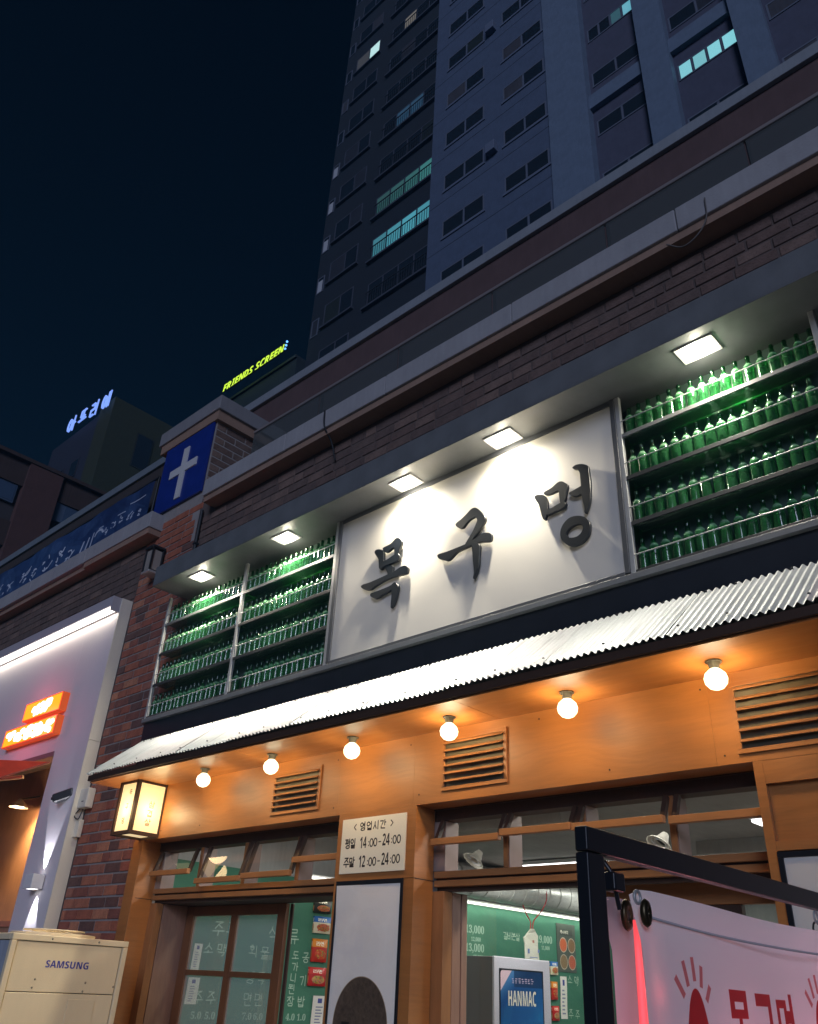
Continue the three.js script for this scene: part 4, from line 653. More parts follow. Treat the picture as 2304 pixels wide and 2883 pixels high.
  { // apron on a red string
    const t = thing('hanging_apron', 'white apron hanging from the duct on a red string above the fridge', 'apron', [-7.8, 0, -6.44]);
    const s = new THREE.Shape([[-0.03, 0.385], [0.04, 0.385], [0.10, 0.355], [0.175, 0.30], [0.165, 0.26], [0.165, 0.15], [0.19, 0.0], [-0.19, 0.0], [-0.19, 0.18], [-0.215, 0.235], [-0.225, 0.262], [-0.14, 0.285], [-0.085, 0.325]].map(([x, y]) => new THREE.Vector2(x, y)));
    const g = new THREE.ExtrudeGeometry(s, { depth: 0.012, bevelEnabled: true, bevelSize: 0.004, bevelThickness: 0.004, bevelSegments: 1, steps: 1 }); const p = g.attributes.position; for (let i = 0; i < p.count; i++) p.setZ(i, p.getZ(i) + 0.02 * Math.sin(p.getX(i) * 24 + p.getY(i) * 3)); g.computeVertexNormals(); g.rotateY(Math.PI / 2); part('cloth', g, std({ color: C(0.80, 0.78, 0.68), roughness: 0.9 }), t, [0, 1.972, 0]);
    part('red_string', [tube([[0.01, 2.36, 0.03], [0.01, 2.44, 0.02], [0, 2.56, 0.12], [-0.02, 2.66, 0.16]], 0.008, 10, 5), tube([[0.01, 2.36, -0.03], [0.01, 2.46, -0.05], [0.1, 2.60, -0.13], [0.15, 2.76, -0.20], [0.1, 2.98, -0.26]], 0.008, 16, 5)], std({ color: C(0.60, 0.05, 0.05), roughness: 0.7 }), t);
    part('print', B(0.030, 0.032, 2.18, 2.215, -0.03, 0.015), std({ color: C(0.55, 0.25, 0.18) }), t); part('pocket_print', [B(0.036, 0.038, 2.04, 2.10, 0.10, 0.14), B(0.036, 0.038, 2.06, 2.10, -0.14, -0.10), B(0.036, 0.038, 1.99, 2.0, -0.10, 0.10)], std({ color: C(0.20, 0.26, 0.55) }), t);
  }
}

// ---------------------------------------------------------------- air-conditioner outdoor unit
{
  const t = thing('air_conditioner', 'cream outdoor air-conditioning unit standing in front of the brick pier', 'air conditioner');
  const x0 = -7.75, x1 = -7.0, z0 = 0.43, z1 = 1.42, h = 1.77, m = std({ color: C(0.84, 0.70, 0.46), roughness: 0.5, map: M.cream.map }), dk = std({ color: C(0.10, 0.095, 0.08), roughness: 0.8 });
  part('body', B(x0 + 0.03, x1 - 0.035, 0.1, h - 0.02, z0 + 0.03, z1 - 0.03), dk, t);
  for (const [a, b] of [[x1 - 0.045, z0], [x1 - 0.045, z1 - 0.045], [x0, z0], [x0, z1 - 0.045]]) part('corner_post', R(a, a + 0.045, 0.05, h - 0.046, b, b + 0.045, 0.006), m, t);
  part('top_frame', [R(x1 - 0.05, x1, h - 0.045, h, z0, z1, 0.006), R(x0, x1 - 0.051, h - 0.045, h, z1 - 0.05, z1, 0.006), R(x0, x1 - 0.051, h - 0.045, h, z0, z0 + 0.05, 0.006)], m, t);
  part('top_plate', B(x0 + 0.05, x1 - 0.05, h - 0.03, h - 0.012, z0 + 0.05, z1 - 0.05), m, t);
  part('front_panel', R(x1 - 0.034, x1 - 0.014, 1.386, h - 0.048, z0 + 0.05, z1 - 0.05, 0.005), m, t);
  part('lower_panel', R(x1 - 0.032, x1 - 0.011, 0.12, 1.381, z0 + 0.05, z1 - 0.05, 0.005), m, t);
  part('service_cover', R(x1 - 0.013, x1 - 0.006, 1.12, 1.345, 0.63, 0.86, 0.004, 2), m, t);
  part('side_panel', R(x0 + 0.05, x1 - 0.05, 0.1, h - 0.05, z1 - 0.03, z1 - 0.01, 0.004), std({ color: C(0.40, 0.45, 0.55), roughness: 0.5, map: T.streak }), t);  // same casing, its bluish shade put into the colour
  const fg = [0.10, 0.17, 0.24, 0.31].map((r) => { const g = new THREE.TorusGeometry(r, 0.006, 6, 36); g.rotateX(Math.PI / 2); g.translate(-7.38, h + 0.05 - (r > 0.3 ? 0.03 : 0.01 * r), 0.92); return g; }); for (let i = 0; i < 12; i++) { const a = i * Math.PI / 6; fg.push(rod([-7.38 + 0.05 * Math.cos(a), h + 0.05, 0.92 + 0.05 * Math.sin(a)], [-7.38 + 0.33 * Math.cos(a), h - 0.0, 0.92 + 0.33 * Math.sin(a)], 0.004, 5)); }
  part('fan_guard', fg, m, t); part('fan_ring', new THREE.LatheGeometry([[0.33, -0.015], [0.335, 0.022], [0.325, 0.026], [0.315, -0.015]].map(([a, b]) => new THREE.Vector2(a, b)), 40).translate(-7.38, h, 0.92), m, t);
  const tg = new TextGeometry('SAMSUNG', { font, size: 0.049, depth: 0.0012, curveSegments: 3, bevelEnabled: false }); tg.computeBoundingBox(); const bw = tg.boundingBox.max.x; tg.scale(0.362 / bw, 1, 1); tg.rotateY(Math.PI / 2); tg.translate(x1 - 0.0138, 1.552, 1.106); part('brand_lettering', tg, std({ color: C(0.03, 0.04, 0.30), roughness: 0.5 }), t);
  for (const [z, y] of [[1.16, 1.47], [0.74, 1.46], [1.17, 1.415], [0.75, 1.40], [1.385, 1.47], [0.49, 1.44], [1.10, h - 0.022], [0.70, h - 0.022], [0.82, 1.135], [0.675, 1.135]]) { const s = new THREE.SphereGeometry(0.008, 8, 6); s.scale(0.6, 1, 1); s.translate(y > h - 0.03 ? x1 : y < 1.2 ? x1 - 0.006 : x1 - 0.013, y, z); part('screw', s, std({ color: C(0.30, 0.27, 0.2), metalness: 0.5, roughness: 0.5 }), t); }
  part('plinth', B(x0, x1, 0, 0.05, z0, z1), M.concrete, t);
}

// ---------------------------------------------------------------- banner stand in the foreground
{
  const t = thing('banner_stand', 'black steel banner stand in the foreground at the right', 'banner stand');
  const x0 = -0.712, x1 = -0.69, y1 = 1.77;
  part('post', R(x0, x1, 0.03, y1 - 0.036, 3.340, 3.386, 0.003), M.blackframe, t);
  part('top_bar', R(x0, x1, y1 - 0.035, y1, 2.0, 3.386, 0.003), M.blackframe, t);
  part('post', R(x0, x1, 0.03, y1 - 0.036, 2.0, 2.06, 0.003), M.blackframe, t);
  part('foot', R(x0 - 0.25, x1 + 0.25, 0.0, 0.03, 3.335, 3.39, 0.003), M.blackframe, t); part('foot', R(x0 - 0.25, x1 + 0.25, 0.0, 0.03, 2.0, 2.06, 0.003), M.blackframe, t);
  part('strap', [tube([[-0.71, 1.73, 3.31], [-0.70, 1.712, 3.305], [-0.70, 1.69, 3.298], [-0.7, 1.665, 3.29]], 0.0035, 10, 6), R(-0.712, -0.69, 1.688, 1.715, 3.283, 3.315, 0.004)], M.blackgloss, t);
  part('hook', new THREE.TorusGeometry(0.011, 0.0025, 6, 16).rotateY(Math.PI / 2).translate(-0.69, 1.718, 2.50), M.alu, t); part('hook', new THREE.TorusGeometry(0.009, 0.0025, 6, 16).rotateY(Math.PI / 2).translate(-0.694, 1.686, 3.245), M.alu, t);
  // the printed cloth: near sheet hung at x = -0.69, back sheet a hand's breadth behind it
  const zt0 = 3.262, zt1 = 2.06, S = 1500;
  const bt = canvasTex(2048, 1024, (c, w, h) => { // z from 3.262 to 1.9, y from 1.70 down
    c.fillStyle = '#fdf8fb'; c.fillRect(0, 0, w, h); const X = (z) => (3.262 - z) * S, Y = (y) => (1.70 - y) * S; c.fillStyle = '#c01a1a'; c.strokeStyle = '#c01a1a';
    const mark = (z) => { c.beginPath(); c.ellipse(X(z), Y(1.43), 64, 210, 0, 0, 7); c.fill(); c.lineWidth = 15; c.globalAlpha = .55; for (const [a, b, d, e] of [[.060, 1.583, .036, 1.558], [.032, 1.606, .022, 1.572], [.002, 1.613, .0, 1.580], [-.026, 1.602, -.020, 1.572], [-.050, 1.575, -.034, 1.554]]) { c.beginPath(); c.moveTo(X(z + a), Y(b)); c.lineTo(X(z + d), Y(e)); c.stroke(); } c.globalAlpha = 1; };
    mark(3.119); mark(2.560);
    const blk = (z0, z1, y0, y1) => c.fillRect(X(z0), Y(y1), (z0 - z1) * S, (y1 - y0) * S);
    blk(2.997, 2.923, 1.533, 1.574); c.fillStyle = '#fdf8fb'; blk(2.978, 2.940, 1.546, 1.557); c.fillStyle = '#c01a1a'; blk(2.966, 2.952, 1.516, 1.533); blk(3.0, 2.92, 1.503, 1.516); blk(2.99, 2.93, 1.48, 1.492); blk(2.945, 2.93, 1.45, 1.48);
    blk(2.881, 2.806, 1.553, 1.572); blk(2.822, 2.806, 1.505, 1.553); blk(2.89, 2.80, 1.49, 1.503); blk(2.852, 2.838, 1.45, 1.49);
    blk(2.778, 2.728, 1.51, 1.565); c.fillStyle = '#fdf8fb'; blk(2.764, 2.742, 1.523, 1.552); c.fillStyle = '#c01a1a'; blk(2.712, 2.697, 1.50, 1.575); blk(2.728, 2.712, 1.528, 1.548); c.beginPath(); c.ellipse(X(2.735), Y(1.47), 40, 28, 0, 0, 7); c.lineWidth = 20; c.stroke();
  });
  const cl = thing('promotional_banner', 'translucent white cloth banner with red prints hanging in the black stand', 'banner');
  const sheet = (z0, z1, y0, yTop, x, off, sag) => { const g = new THREE.PlaneGeometry(z0 - z1, yTop - y0, 40, 30), p = g.attributes.position, uv = g.attributes.uv; for (let i = 0; i < p.count; i++) { const u = p.getX(i) + (z0 - z1) / 2, v = p.getY(i) + (yTop - y0) / 2, k = v / (yTop - y0), e = u / (z0 - z1); const yy = y0 + v - sag * Math.sin(Math.PI * Math.min(1, e)) * k * k - (e < .03 ? .012 * (1 - e / .03) * k : 0); p.setXYZ(i, x + 0.010 * Math.sin(u * 7 + off) + 0.014 * Math.sin(v * 4.2 + u * 3 + off) * (1 - k) + (k > .93 ? -(k - .93) * .25 : 0), yy, z0 - u); uv.setXY(i, (3.262 - (z0 - u)) * S / 2048, 1 - (1.70 - (y0 + v)) * S / 1024); } g.computeVertexNormals(); return g; };
  const cm = new THREE.MeshPhysicalMaterial({ map: bt, roughness: 0.95, transmission: 0.34, thickness: 0, side: THREE.DoubleSide });
  part('front_sheet', sheet(zt0, zt1, 0.6, 1.70, -0.685, 0.4, 0.006), cm, cl);
  part('hem', [tube([[-0.684, 1.660, 3.255], [-0.679, 1.648, 3.0], [-0.68, 1.646, 2.5], [-0.684, 1.66, 2.07]], 0.0022, 30, 5)], std({ color: C(0.62, 0.58, 0.62), roughness: 0.9 }), cl);
  part('back_sheet', sheet(3.165, 2.07, 0.6, 1.702, -0.80, 2.1, 0.004), std({ color: C(0.66, 0.64, 0.67), roughness: 0.95, side: THREE.DoubleSide }), cl);
  for (const [x, y, z, s] of [[-0.783, 1.672, 3.124, .75], [-0.677, 1.663, 3.253, .5]]) { const g = new THREE.TorusGeometry(0.013 * s, 0.006, 8, 20); g.scale(1, 1.6, 1); g.rotateY(Math.PI / 2); part('grommet', g, std({ color: C(0.07, 0.055, 0.03), metalness: 0.8, roughness: 0.35 }), cl, [x, y, z]); const h = new THREE.CylinderGeometry(0.0095 * s, 0.0095 * s, 0.004, 14); h.rotateZ(Math.PI / 2); h.scale(1, 1.6, 1); part('grommet_hole', h, M.blackgloss, cl, [x + 0.001, y, z]); }
  // red glowing wedge, added in place of the red-lit fold between the sheets
  const rl = thing('added_red_glow', 'added red glowing wedge standing in for the lit fold between the banner sheets', 'light');
  const tb = new THREE.CylinderGeometry(0.0045, 0.020, 0.95, 14); tb.rotateX(-0.006); tb.translate(-0.705, 1.18, 3.2385); part('tube', tb, glow(1, 0.05, 0.06, 1.05, 0.3), rl);
  for (const [y, z, k] of [[1.56, 3.228, 0.0012], [1.40, 3.222, 0.003], [1.2, 3.2, 0.006]]) { const L = new THREE.PointLight(C(1, 0.10, 0.12), k); L.position.set(-0.700, y, z); L.shadow.radius = 0.4; rl.add(L); }
  for (const [y, z, k] of [[1.42, 2.95, .02], [1.36, 2.65, .045], [1.38, 2.38, .075]]) { const L2 = new THREE.PointLight(C(1, 0.34, 0.40), k * 1.7); L2.position.set(-0.765, y, z); L2.shadow.radius = 1.5; rl.add(L2); } part('added_red_rod', rod([-0.765, 1.36, 2.3], [-0.765, 1.36, 3.0], 0.006, 8), glow(1, 0.2, 0.22, 0.8, 0.4), rl);  // unseen rod and point lights added to tint the sheet pink
}

// ---------------------------------------------------------------- neighbouring shop on the left
{
  const t = thing('shop_portal', 'white shop portal frame with a deep cream side face left of the brick pier', 'shop portal');
  const zf = -0.05, xr = -9.66, xp = -10.5;
  part('header_panel', B(-15.5, xp, 3.92, 5.60, -0.2, zf), M.lilac, t);
  part('pilaster', B(xp, xr, 0, 5.60, -0.2, zf - 0.0005), M.lilac, t);
  for (const [a, b] of [[0, 3.945], [3.95, 5.80]]) part('side_panel', B(xr + 0.0005, xr + 0.016, a, b, -0.2, zf), M.cream, t);
  part('hood', [B(-15.5, xr, 5.66, 5.80, -0.2, zf + 0.12), B(xr - 0.02, xr, 5.60, 5.6598, -0.2, zf + 0.12)], std({ color: C(0.45, 0.43, 0.47), roughness: 0.5 }), t);
  part('opening_trim', B(-15.5, xp + 0.001, 3.86, 3.9195, -0.2, zf + 0.01), std({ color: C(0.20, 0.12, 0.14), roughness: 0.6 }), t);
  const ls = thing('portal_light_strip', 'long white light strip under the hood of the white portal', 'light strip');
  part('tube', B(-15.5, xr - 0.03, 5.625, 5.659, zf + 0.02, zf + 0.10), glow(1, 0.95, 0.84, 4.5), ls);
  const RL = new THREE.RectAreaLight(C(1, 0.86, 0.64), 9, 5.8, 0.06); RL.position.set(-12.6, 5.62, zf + 0.06); RL.rotation.x = -Math.PI / 2; ls.add(RL);
  // two lit sign boxes
  const sgn = (rows) => canvasTex(512, 160, (c, w, h) => { c.fillStyle = '#ff8a0c'; c.fillRect(0, 0, w, h); c.strokeStyle = '#ff3b10'; c.lineWidth = 8; c.strokeRect(2, 2, w - 4, h - 4); c.strokeStyle = '#ffffff'; c.fillStyle = '#fff'; rows(c, w, h); });
  const blot = (n, x0, dx, k) => (c) => { for (let i = 0; i < n; i++) for (let j = 0; j < 9; j++) { c.beginPath(); c.ellipse(x0 + i * dx + rr(-.3, .3) * k, 80 + rr(-.36, .36) * k, k * rr(.16, .30), k * rr(.14, .26), rnd() * 3, 0, 7); c.fill(); } }, s1 = sgn(blot(3, 175, 80, 118)), s2 = sgn(blot(5, 70, 94, 116));
  for (const [x0, x1, y0, y1, tx, l] of [[-11.55, -10.48, 4.43, 4.675, s1, 'upper smaller orange lit sign box with white glowing letters'], [-12.0, -10.48, 4.13, 4.375, s2, 'lower wider orange lit sign box with white glowing letters']]) {
    const b = thing('lit_sign_box', l, 'sign', [0, 0, 0], 0, 'orange sign boxes on the white portal');
    part('box', R(x0, x1, y0, y1, zf, 0.048, 0.004), std({ color: C(0.65, 0.10, 0.02), roughness: 0.35, emissive: C(1, 0.12, 0.015), emissiveIntensity: 0.30 }), b);
    const g = new THREE.PlaneGeometry(x1 - x0 - 0.012, y1 - y0 - 0.012); g.translate((x0 + x1) / 2, (y0 + y1) / 2, 0.0495); part('face', g, std({ color: C(0.2, 0.1, 0.05), emissive: C(1, 1, 1), emissiveMap: tx, emissiveIntensity: 2.1, roughness: 0.3 }), b);
    const L = new THREE.RectAreaLight(C(1, 0.35, 0.10), 1.6, x1 - x0, y1 - y0); L.position.set((x0 + x1) / 2, (y0 + y1) / 2, 0.055); L.rotation.y = Math.PI; b.add(L);
    const H = new THREE.PointLight(C(1, 0.13, 0.20), 0.30); H.position.set((x0 + x1) / 2 - 0.2, (y0 + y1) / 2, 0.36); H.shadow.radius = 5; b.add(H);
  }
  // recess under the portal: warm wall, red awning, lamp
  const rw = thing('recess_wall', 'warm orange wall of the recess under the white portal', 'wall');
  part('wall', B(-18, -10.2, 0, 4.6, -1.7, -1.55), std({ color: C(0.52, 0.27, 0.16), roughness: 0.8, map: T.stain }), rw);
  part('return_wall', B(-10.5, -10.38, 0, 3.9, -1.55, -0.22), std({ color: C(0.52, 0.27, 0.16), roughness: 0.8, map: T.stain }), rw);
  part('dado', B(-18, -10.2, 2.06, 2.14, -1.549, -1.52), std({ color: C(0.30, 0.14, 0.12), roughness: 0.7 }), rw);
  const aw = thing('red_awning', 'red fabric awning with a side wing projecting below the white portal sign', 'awning');
  const mkA = (pts) => { const g = new THREE.BufferGeometry(); g.setAttribute('position', new THREE.Float32BufferAttribute(pts.flat(), 3)); g.setAttribute('uv', new THREE.Float32BufferAttribute([0, 0, 1, 0, 1, 1, 0, 1], 2)); g.setIndex([0, 1, 2, 0, 2, 3]); g.computeVertexNormals(); return g; };
  const red = new THREE.MeshPhysicalMaterial({ color: C(0.80, 0.085, 0.035), roughness: 0.9, transmission: 0.35, thickness: 0, side: THREE.DoubleSide, map: T.speck });
  part('canopy_cloth', mkA([[-15.8, 3.64, 0.88], [-10.53, 3.64, 0.88], [-10.53, 3.79, -0.035], [-15.8, 3.79, -0.035]]), red, aw);
  const wg = new THREE.BufferGeometry(); wg.setAttribute('position', new THREE.Float32BufferAttribute([-10.525, 3.785, -0.03, -10.525, 3.30, 0.87, -10.525, 3.64, 0.88], 3)); wg.setAttribute('uv', new THREE.Float32BufferAttribute([0, 1, 1, 0, 1, 1], 2)); wg.computeVertexNormals(); part('side_wing', wg, red, aw);
  part('valance', mkA([[-15.8, 3.30, 0.875], [-10.53, 3.30, 0.875], [-10.53, 3.638, 0.885], [-15.8, 3.638, 0.885]]), red, aw);
  part('front_bar', rod([-15.8, 3.645, 0.87], [-10.53, 3.645, 0.87], 0.018), std({ color: C(0.5, 0.1, 0.06), roughness: 0.5 }), aw); part('side_bar', rod([-10.528, 3.78, -0.03], [-10.528, 3.30, 0.86], 0.012), std({ color: C(0.35, 0.08, 0.05), roughness: 0.5 }), aw);
  part('arm', beam([-11.2, 3.60, 0.8], [-11.7, 3.62, 0.3], 0.04, 0.04), std({ color: C(0.6, 0.55, 0.5), roughness: 0.5 }), aw); part('arm', beam([-11.7, 3.62, 0.3], [-11.2, 3.68, -0.03], 0.04, 0.04), std({ color: C(0.6, 0.55, 0.5), roughness: 0.5 }), aw);
  const lp = thing('cone_lamp', 'white cone wall lamp shining on the recess wall, under the red awning', 'lamp', [-13.95, 3.74, -1.2]);
  part('shade', new THREE.LatheGeometry([[0.02, 0.13], [0.035, 0.12], [0.15, 0.0], [0.145, -0.004], [0.03, 0.11]].map(([a, b]) => new THREE.Vector2(a, b)), 24), std({ color: C(0.5, 0.48, 0.42), roughness: 0.5, side: THREE.DoubleSide }), lp);
  const sb = new THREE.SphereGeometry(0.075, 16, 10); sb.scale(1.3, 0.6, 1.3); sb.translate(0, 0.03, 0); part('bulb', sb, glow(1, 0.93, 0.72, 6), lp); part('stem', rod([0, 0.12, 0], [0, 0.22, -0.3], 0.012), M.black, lp);
  const L = new THREE.SpotLight(C(1, 0.66, 0.28), 7, 0, 1.25, 0.6, 2); L.position.set(0, -0.03, 0); L.target.position.set(0.3, -1, -0.35); L.shadow.radius = 3; lp.add(L, L.target); const L3 = new THREE.PointLight(C(1, 0.62, 0.28), 1.5); L3.position.set(0.1, -0.06, 0.12); L3.shadow.radius = 3; lp.add(L3);
  const lp2 = lp.clone(true); lp2.name = numbered('cone_lamp'); lp2.position.set(-11.05, 3.36, -0.85); lp2.userData = { ...lp.userData, label: 'added unseen cone lamp behind the white frame, lighting the red awning' }; scene.add(lp2); for (const o of lp2.children) if (o.isSpotLight) { o.target = lp2.children.find((c) => !c.isMesh && !c.isLight); }  // unseen copy of the lamp, added to light the red awning
  // up and down light on the pilaster
  const ud = thing('up_down_light', 'small white cube wall light throwing beams up and down the pilaster', 'lamp', [-9.98, 2.38, zf]);
  part('cube', R(-0.10, 0.10, -0.075, 0.075, 0.012, 0.15, 0.006), M.white, ud); part('back_plate', B(-0.05, 0.05, -0.05, 0.05, 0, 0.012), M.white, ud);
  for (const s of [1, -1]) { part('lens', B(-0.06, 0.06, s * 0.0755, s * 0.0775, 0.04, 0.12), glow(1, 0.98, 0.95, 3), ud); const U = new THREE.SpotLight(C(0.92, 0.93, 1), 3.2, 0, 0.42, 0.2, 2); U.position.set(0, s * 0.085, 0.05); U.target.position.set(0, s * 1.085, -0.16); U.shadow.radius = 0.6; ud.add(U, U.target); }
  // camera on the pilaster edge
  const cc = thing('security_camera', 'dark security camera on a beige junction box at the pilaster edge', 'camera', [-9.56, 3.27, -0.19]);
  part('junction_box', R(-0.10, 0.11, -0.11, 0.11, -0.005, 0.09, 0.012, 2), M.cream, cc); part('label', B(0.0, 0.05, -0.045, -0.035, 0.0902, 0.0912), M.black, cc);
  part('bracket', beam([-0.11, 0.03, 0.06], [-0.22, 0.06, 0.13], 0.03, 0.03), M.shelfmetal, cc);
  const cb2 = new RoundedBoxGeometry(0.11, 0.105, 0.26, 2, 0.025); cb2.rotateX(0.35); cb2.rotateY(-0.95); cb2.translate(-0.30, 0.04, 0.17); part('camera_body', cb2, std({ color: C(0.025, 0.026, 0.032), roughness: 0.4 }), cc);
  const lens = new THREE.CylinderGeometry(0.028, 0.028, 0.03, 16); lens.rotateX(Math.PI / 2 + 0.35); lens.rotateY(-0.95); lens.translate(-0.405, 0.0, 0.245); part('lens', lens, M.blackgloss, cc);
  part('cable', tube([[-0.06, -0.11, 0.06], [-0.09, -0.19, 0.09], [0.0, -0.23, 0.08], [0.02, -0.12, 0.06]], 0.007, 16, 6), M.black, cc);
  part('conduit', R(-0.10, 0.0, -0.42, -0.23, -0.0, 0.06, 0.006), M.cream, cc);
}
{ // old wall lantern on the brick pier
  const t = thing('wall_lantern', 'unlit dark metal wall lantern with frosted panes on the brick pier', 'wall lantern', [-9.12, 6.0, -0.1]);
  part('pane_box', B(-0.075, 0.075, 0.05, 0.33, -0.055, 0.075), std({ color: C(0.32, 0.29, 0.26), roughness: 0.4 }), t);
  part('cage', [-1, 1].flatMap((a) => [-1, 1].map((b) => B(a * 0.082 - 0.01, a * 0.082 + 0.01, 0.03, 0.35, 0.01 + b * 0.072 - 0.01, 0.01 + b * 0.072 + 0.01))), M.black, t);
  part('roof', R(-0.105, 0.105, 0.35, 0.385, -0.085, 0.105, 0.006), M.black, t); part('base', R(-0.095, 0.095, 0.0, 0.03, -0.075, 0.095, 0.006), M.alu, t); part('arm', B(-0.03, 0.03, 0.24, 0.30, -0.1, -0.056), M.black, t);
}
{ // loose cable over the cornice
  const t = thing('loose_cable', 'thin pale cable hanging loose below the stone cornice at the right', 'cable');
  part('cable', tube([[-1.75, 6.64, 0.012], [-1.62, 6.52, 0.02], [-1.50, 6.56, 0.02], [-1.42, 6.68, 0.012], [-1.40, 6.9, 0.012]], 0.006, 24, 5), std({ color: C(0.13, 0.12, 0.115), roughness: 0.7 }), t);
  const u = thing('dark_cable', 'dark cable stapled down from the cornice over the white sign', 'cable'); part('cable', tube([[-5.78, 6.98, 0.01], [-5.75, 6.75, 0.012], [-5.74, 6.6, -0.1], [-5.74, 6.40, -0.18]], 0.01, 20, 5), M.black, u);
}

// ---------------------------------------------------------------- apartment tower
{
  const k = 0.3843, X = (x) => x * k, Y = (y) => 1.55 + (y - 1.55) * k, Z = -12.6, F = 2.86, yb = Y(70.28);
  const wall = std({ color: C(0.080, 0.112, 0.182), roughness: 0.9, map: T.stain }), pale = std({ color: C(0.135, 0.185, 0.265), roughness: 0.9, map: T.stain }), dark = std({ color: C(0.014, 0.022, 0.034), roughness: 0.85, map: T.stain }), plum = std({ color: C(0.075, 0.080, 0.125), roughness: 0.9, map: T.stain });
  const wf = std({ color: C(0.12, 0.14, 0.19), roughness: 0.5 }), wfd = std({ color: C(0.07, 0.08, 0.11), roughness: 0.5 }), sillM = std({ color: C(0.11, 0.14, 0.21), roughness: 0.8 });
  const teal = (s, r = 0.10, g = 0.55, b = 0.70) => glow(r, g, b, s, 0.1);
  const t = thing('apartment_tower', 'tall blue-grey apartment tower with dark balconies at its left, rising behind the shop', 'apartment tower');
  const top = 62;
  part('wall', B(X(-43), X(-26.9), 6, top, Z - 6, Z), wall, t);
  part('balcony_wall', B(X(-55), X(-43) - 0.001, 6, top, Z - 6, Z - 0.35), dark, t);  // no town light on this side; that shade is put into the colour
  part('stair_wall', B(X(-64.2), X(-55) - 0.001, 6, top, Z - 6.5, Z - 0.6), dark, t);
  part('recess_wall', B(X(-26.9) + 0.001, 6, 6, top, Z - 6, Z - 0.25), plum, t);
  for (const [a, b] of [[-26.9, -22.6], [-17.0, -14.4], [-8.9, -6.6], [-1.0, 1.5]]) part('pilaster', B(X(a), X(b), 6, top, Z - 0.2501, Z + 0.12), pale, t);
  const curtain = [[0.05, 0.055, 0.07], [0.085, 0.085, 0.10], [0.035, 0.045, 0.045]].map((c) => std({ color: C(...c), roughness: 0.35, map: T.streak }));
  const win = (x0, x1, y0, y1, z, n, lit, split = 0.5, frameM = wf) => {
    const f = part('window', [B(x0, x1, y1 - 0.06, y1, z - 0.16, z + 0.015), B(x0, x1, y0, y0 + 0.06, z - 0.16, z + 0.03), B(x0, x0 + 0.06, y0 + 0.0605, y1 - 0.0605, z - 0.16, z + 0.015), B(x1 - 0.06, x1, y0 + 0.0605, y1 - 0.0605, z - 0.16, z + 0.015), ...Array.from({ length: n - 1 }, (_, i) => { const x = n === 2 ? x0 + (x1 - x0) * split : x0 + (x1 - x0) * (i + 1) / n; return B(x - 0.03, x + 0.03, y0 + 0.0605, y1 - 0.0605, z - 0.14, z + 0.01); })], frameM, t);
    for (let i = 0; i < n; i++) { const a = n === 2 ? (i ? x0 + (x1 - x0) * split : x0) : x0 + (x1 - x0) * i / n, b = n === 2 ? (i ? x1 : x0 + (x1 - x0) * split) : x0 + (x1 - x0) * (i + 1) / n; part('pane', B(a + 0.05, b - 0.05, y0 + 0.05, y1 - 0.05, z - 0.005, z + 0.002), (lit && lit(i)) || (rnd() < 0.22 ? curtain[Math.floor(rnd() * 3)] : M.darkglass), f); }
    return f;
  };
  for (let r = -2; r < 10; r++) {
    const y = yb + r * F;
    win(X(-40.9), X(-35.25), y - 0.1, y + 0.88, Z, 2, null, 0.52); win(X(-32.6), X(-27.25), y, y + 0.92, Z, 2, null, 0.5);
    part('sill', B(X(-41), X(-35.1), y - 0.20, y - 0.101, Z, Z + 0.05), sillM, t); part('sill', B(X(-32.8), X(-27.0), y - 0.10, y - 0.001, Z, Z + 0.05), sillM, t);
    part('floor_joint', [B(X(-43), X(-26.9), y - 0.72, y - 0.70, Z, Z + 0.006)], dark, t);
    if (r % 3 === 1) part('condenser_unit', R(X(-34.6), X(-33.4), y - 0.05, y + 0.5, Z, Z + 0.28, 0.02), sillM, t);
    // wide balcony windows in the dark wall
    const yl = yb + 2.05 + r * F, zz = Z - 0.34;
    const litB = r === 0 ? (i) => teal([0.30, 0.42, 0.52, 0.42][i]) : r === 1 ? (i) => teal([0.10, 0.14, 0.18, 0.30][i], 0.08, 0.50, 0.48) : r === 3 ? (i) => i === 1 || i === 2 ? teal(0.10, 0.04, 0.35, 0.75) : null : r === 6 ? (i) => i === 1 ? glow(0.55, 0.5, 0.42, 0.22, 0.1) : null : null;
    const f = win(X(-53.1), X(-43.4), yl + 0.16, yl + 1.50, zz, 4, litB, 0.5, wfd);
    const bars = []; for (let i = 0; i < 26; i++) { const x = X(-53.1) + 0.06 + i * (X(-43.4) - X(-53.1) - 0.12) / 25; bars.push(B(x - 0.010, x + 0.010, yl + 0.2, yl + 0.86, zz + 0.10, zz + 0.12)); } bars.push(B(X(-53.1), X(-43.4), yl + 0.861, yl + 0.90, zz + 0.09, zz + 0.13)); part('guard_bars', bars, dark, f);
    part('balcony_slab', B(X(-53.6), X(-43.1), yl - 0.02, yl + 0.09, zz - 0.1, zz + 0.16), std({ color: C(0.05, 0.06, 0.085), roughness: 0.8 }), t);
    // stair side windows
    const ys = yb + 3.2 + r * F, zs = Z - 0.59; const sf = win(X(-61.7), X(-56.5), ys, ys + 1.35, zs, 2, r === 6 ? (i) => i ? glow(0.60, 0.95, 0.95, 0.85, 0.1) : teal(0.06, 0.4, .4, .4) : null, 0.55, wfd); void sf;
    part('balcony_slab', B(X(-62.0), X(-56.2), ys - 0.16, ys - 0.06, zs - 0.1, zs + 0.14), std({ color: C(0.05, 0.06, 0.085), roughness: 0.8 }), t);
    win(X(-63.9), X(-62.6), ys - 0.3, ys + 0.8, zs, 1, null, 0.5, wf);
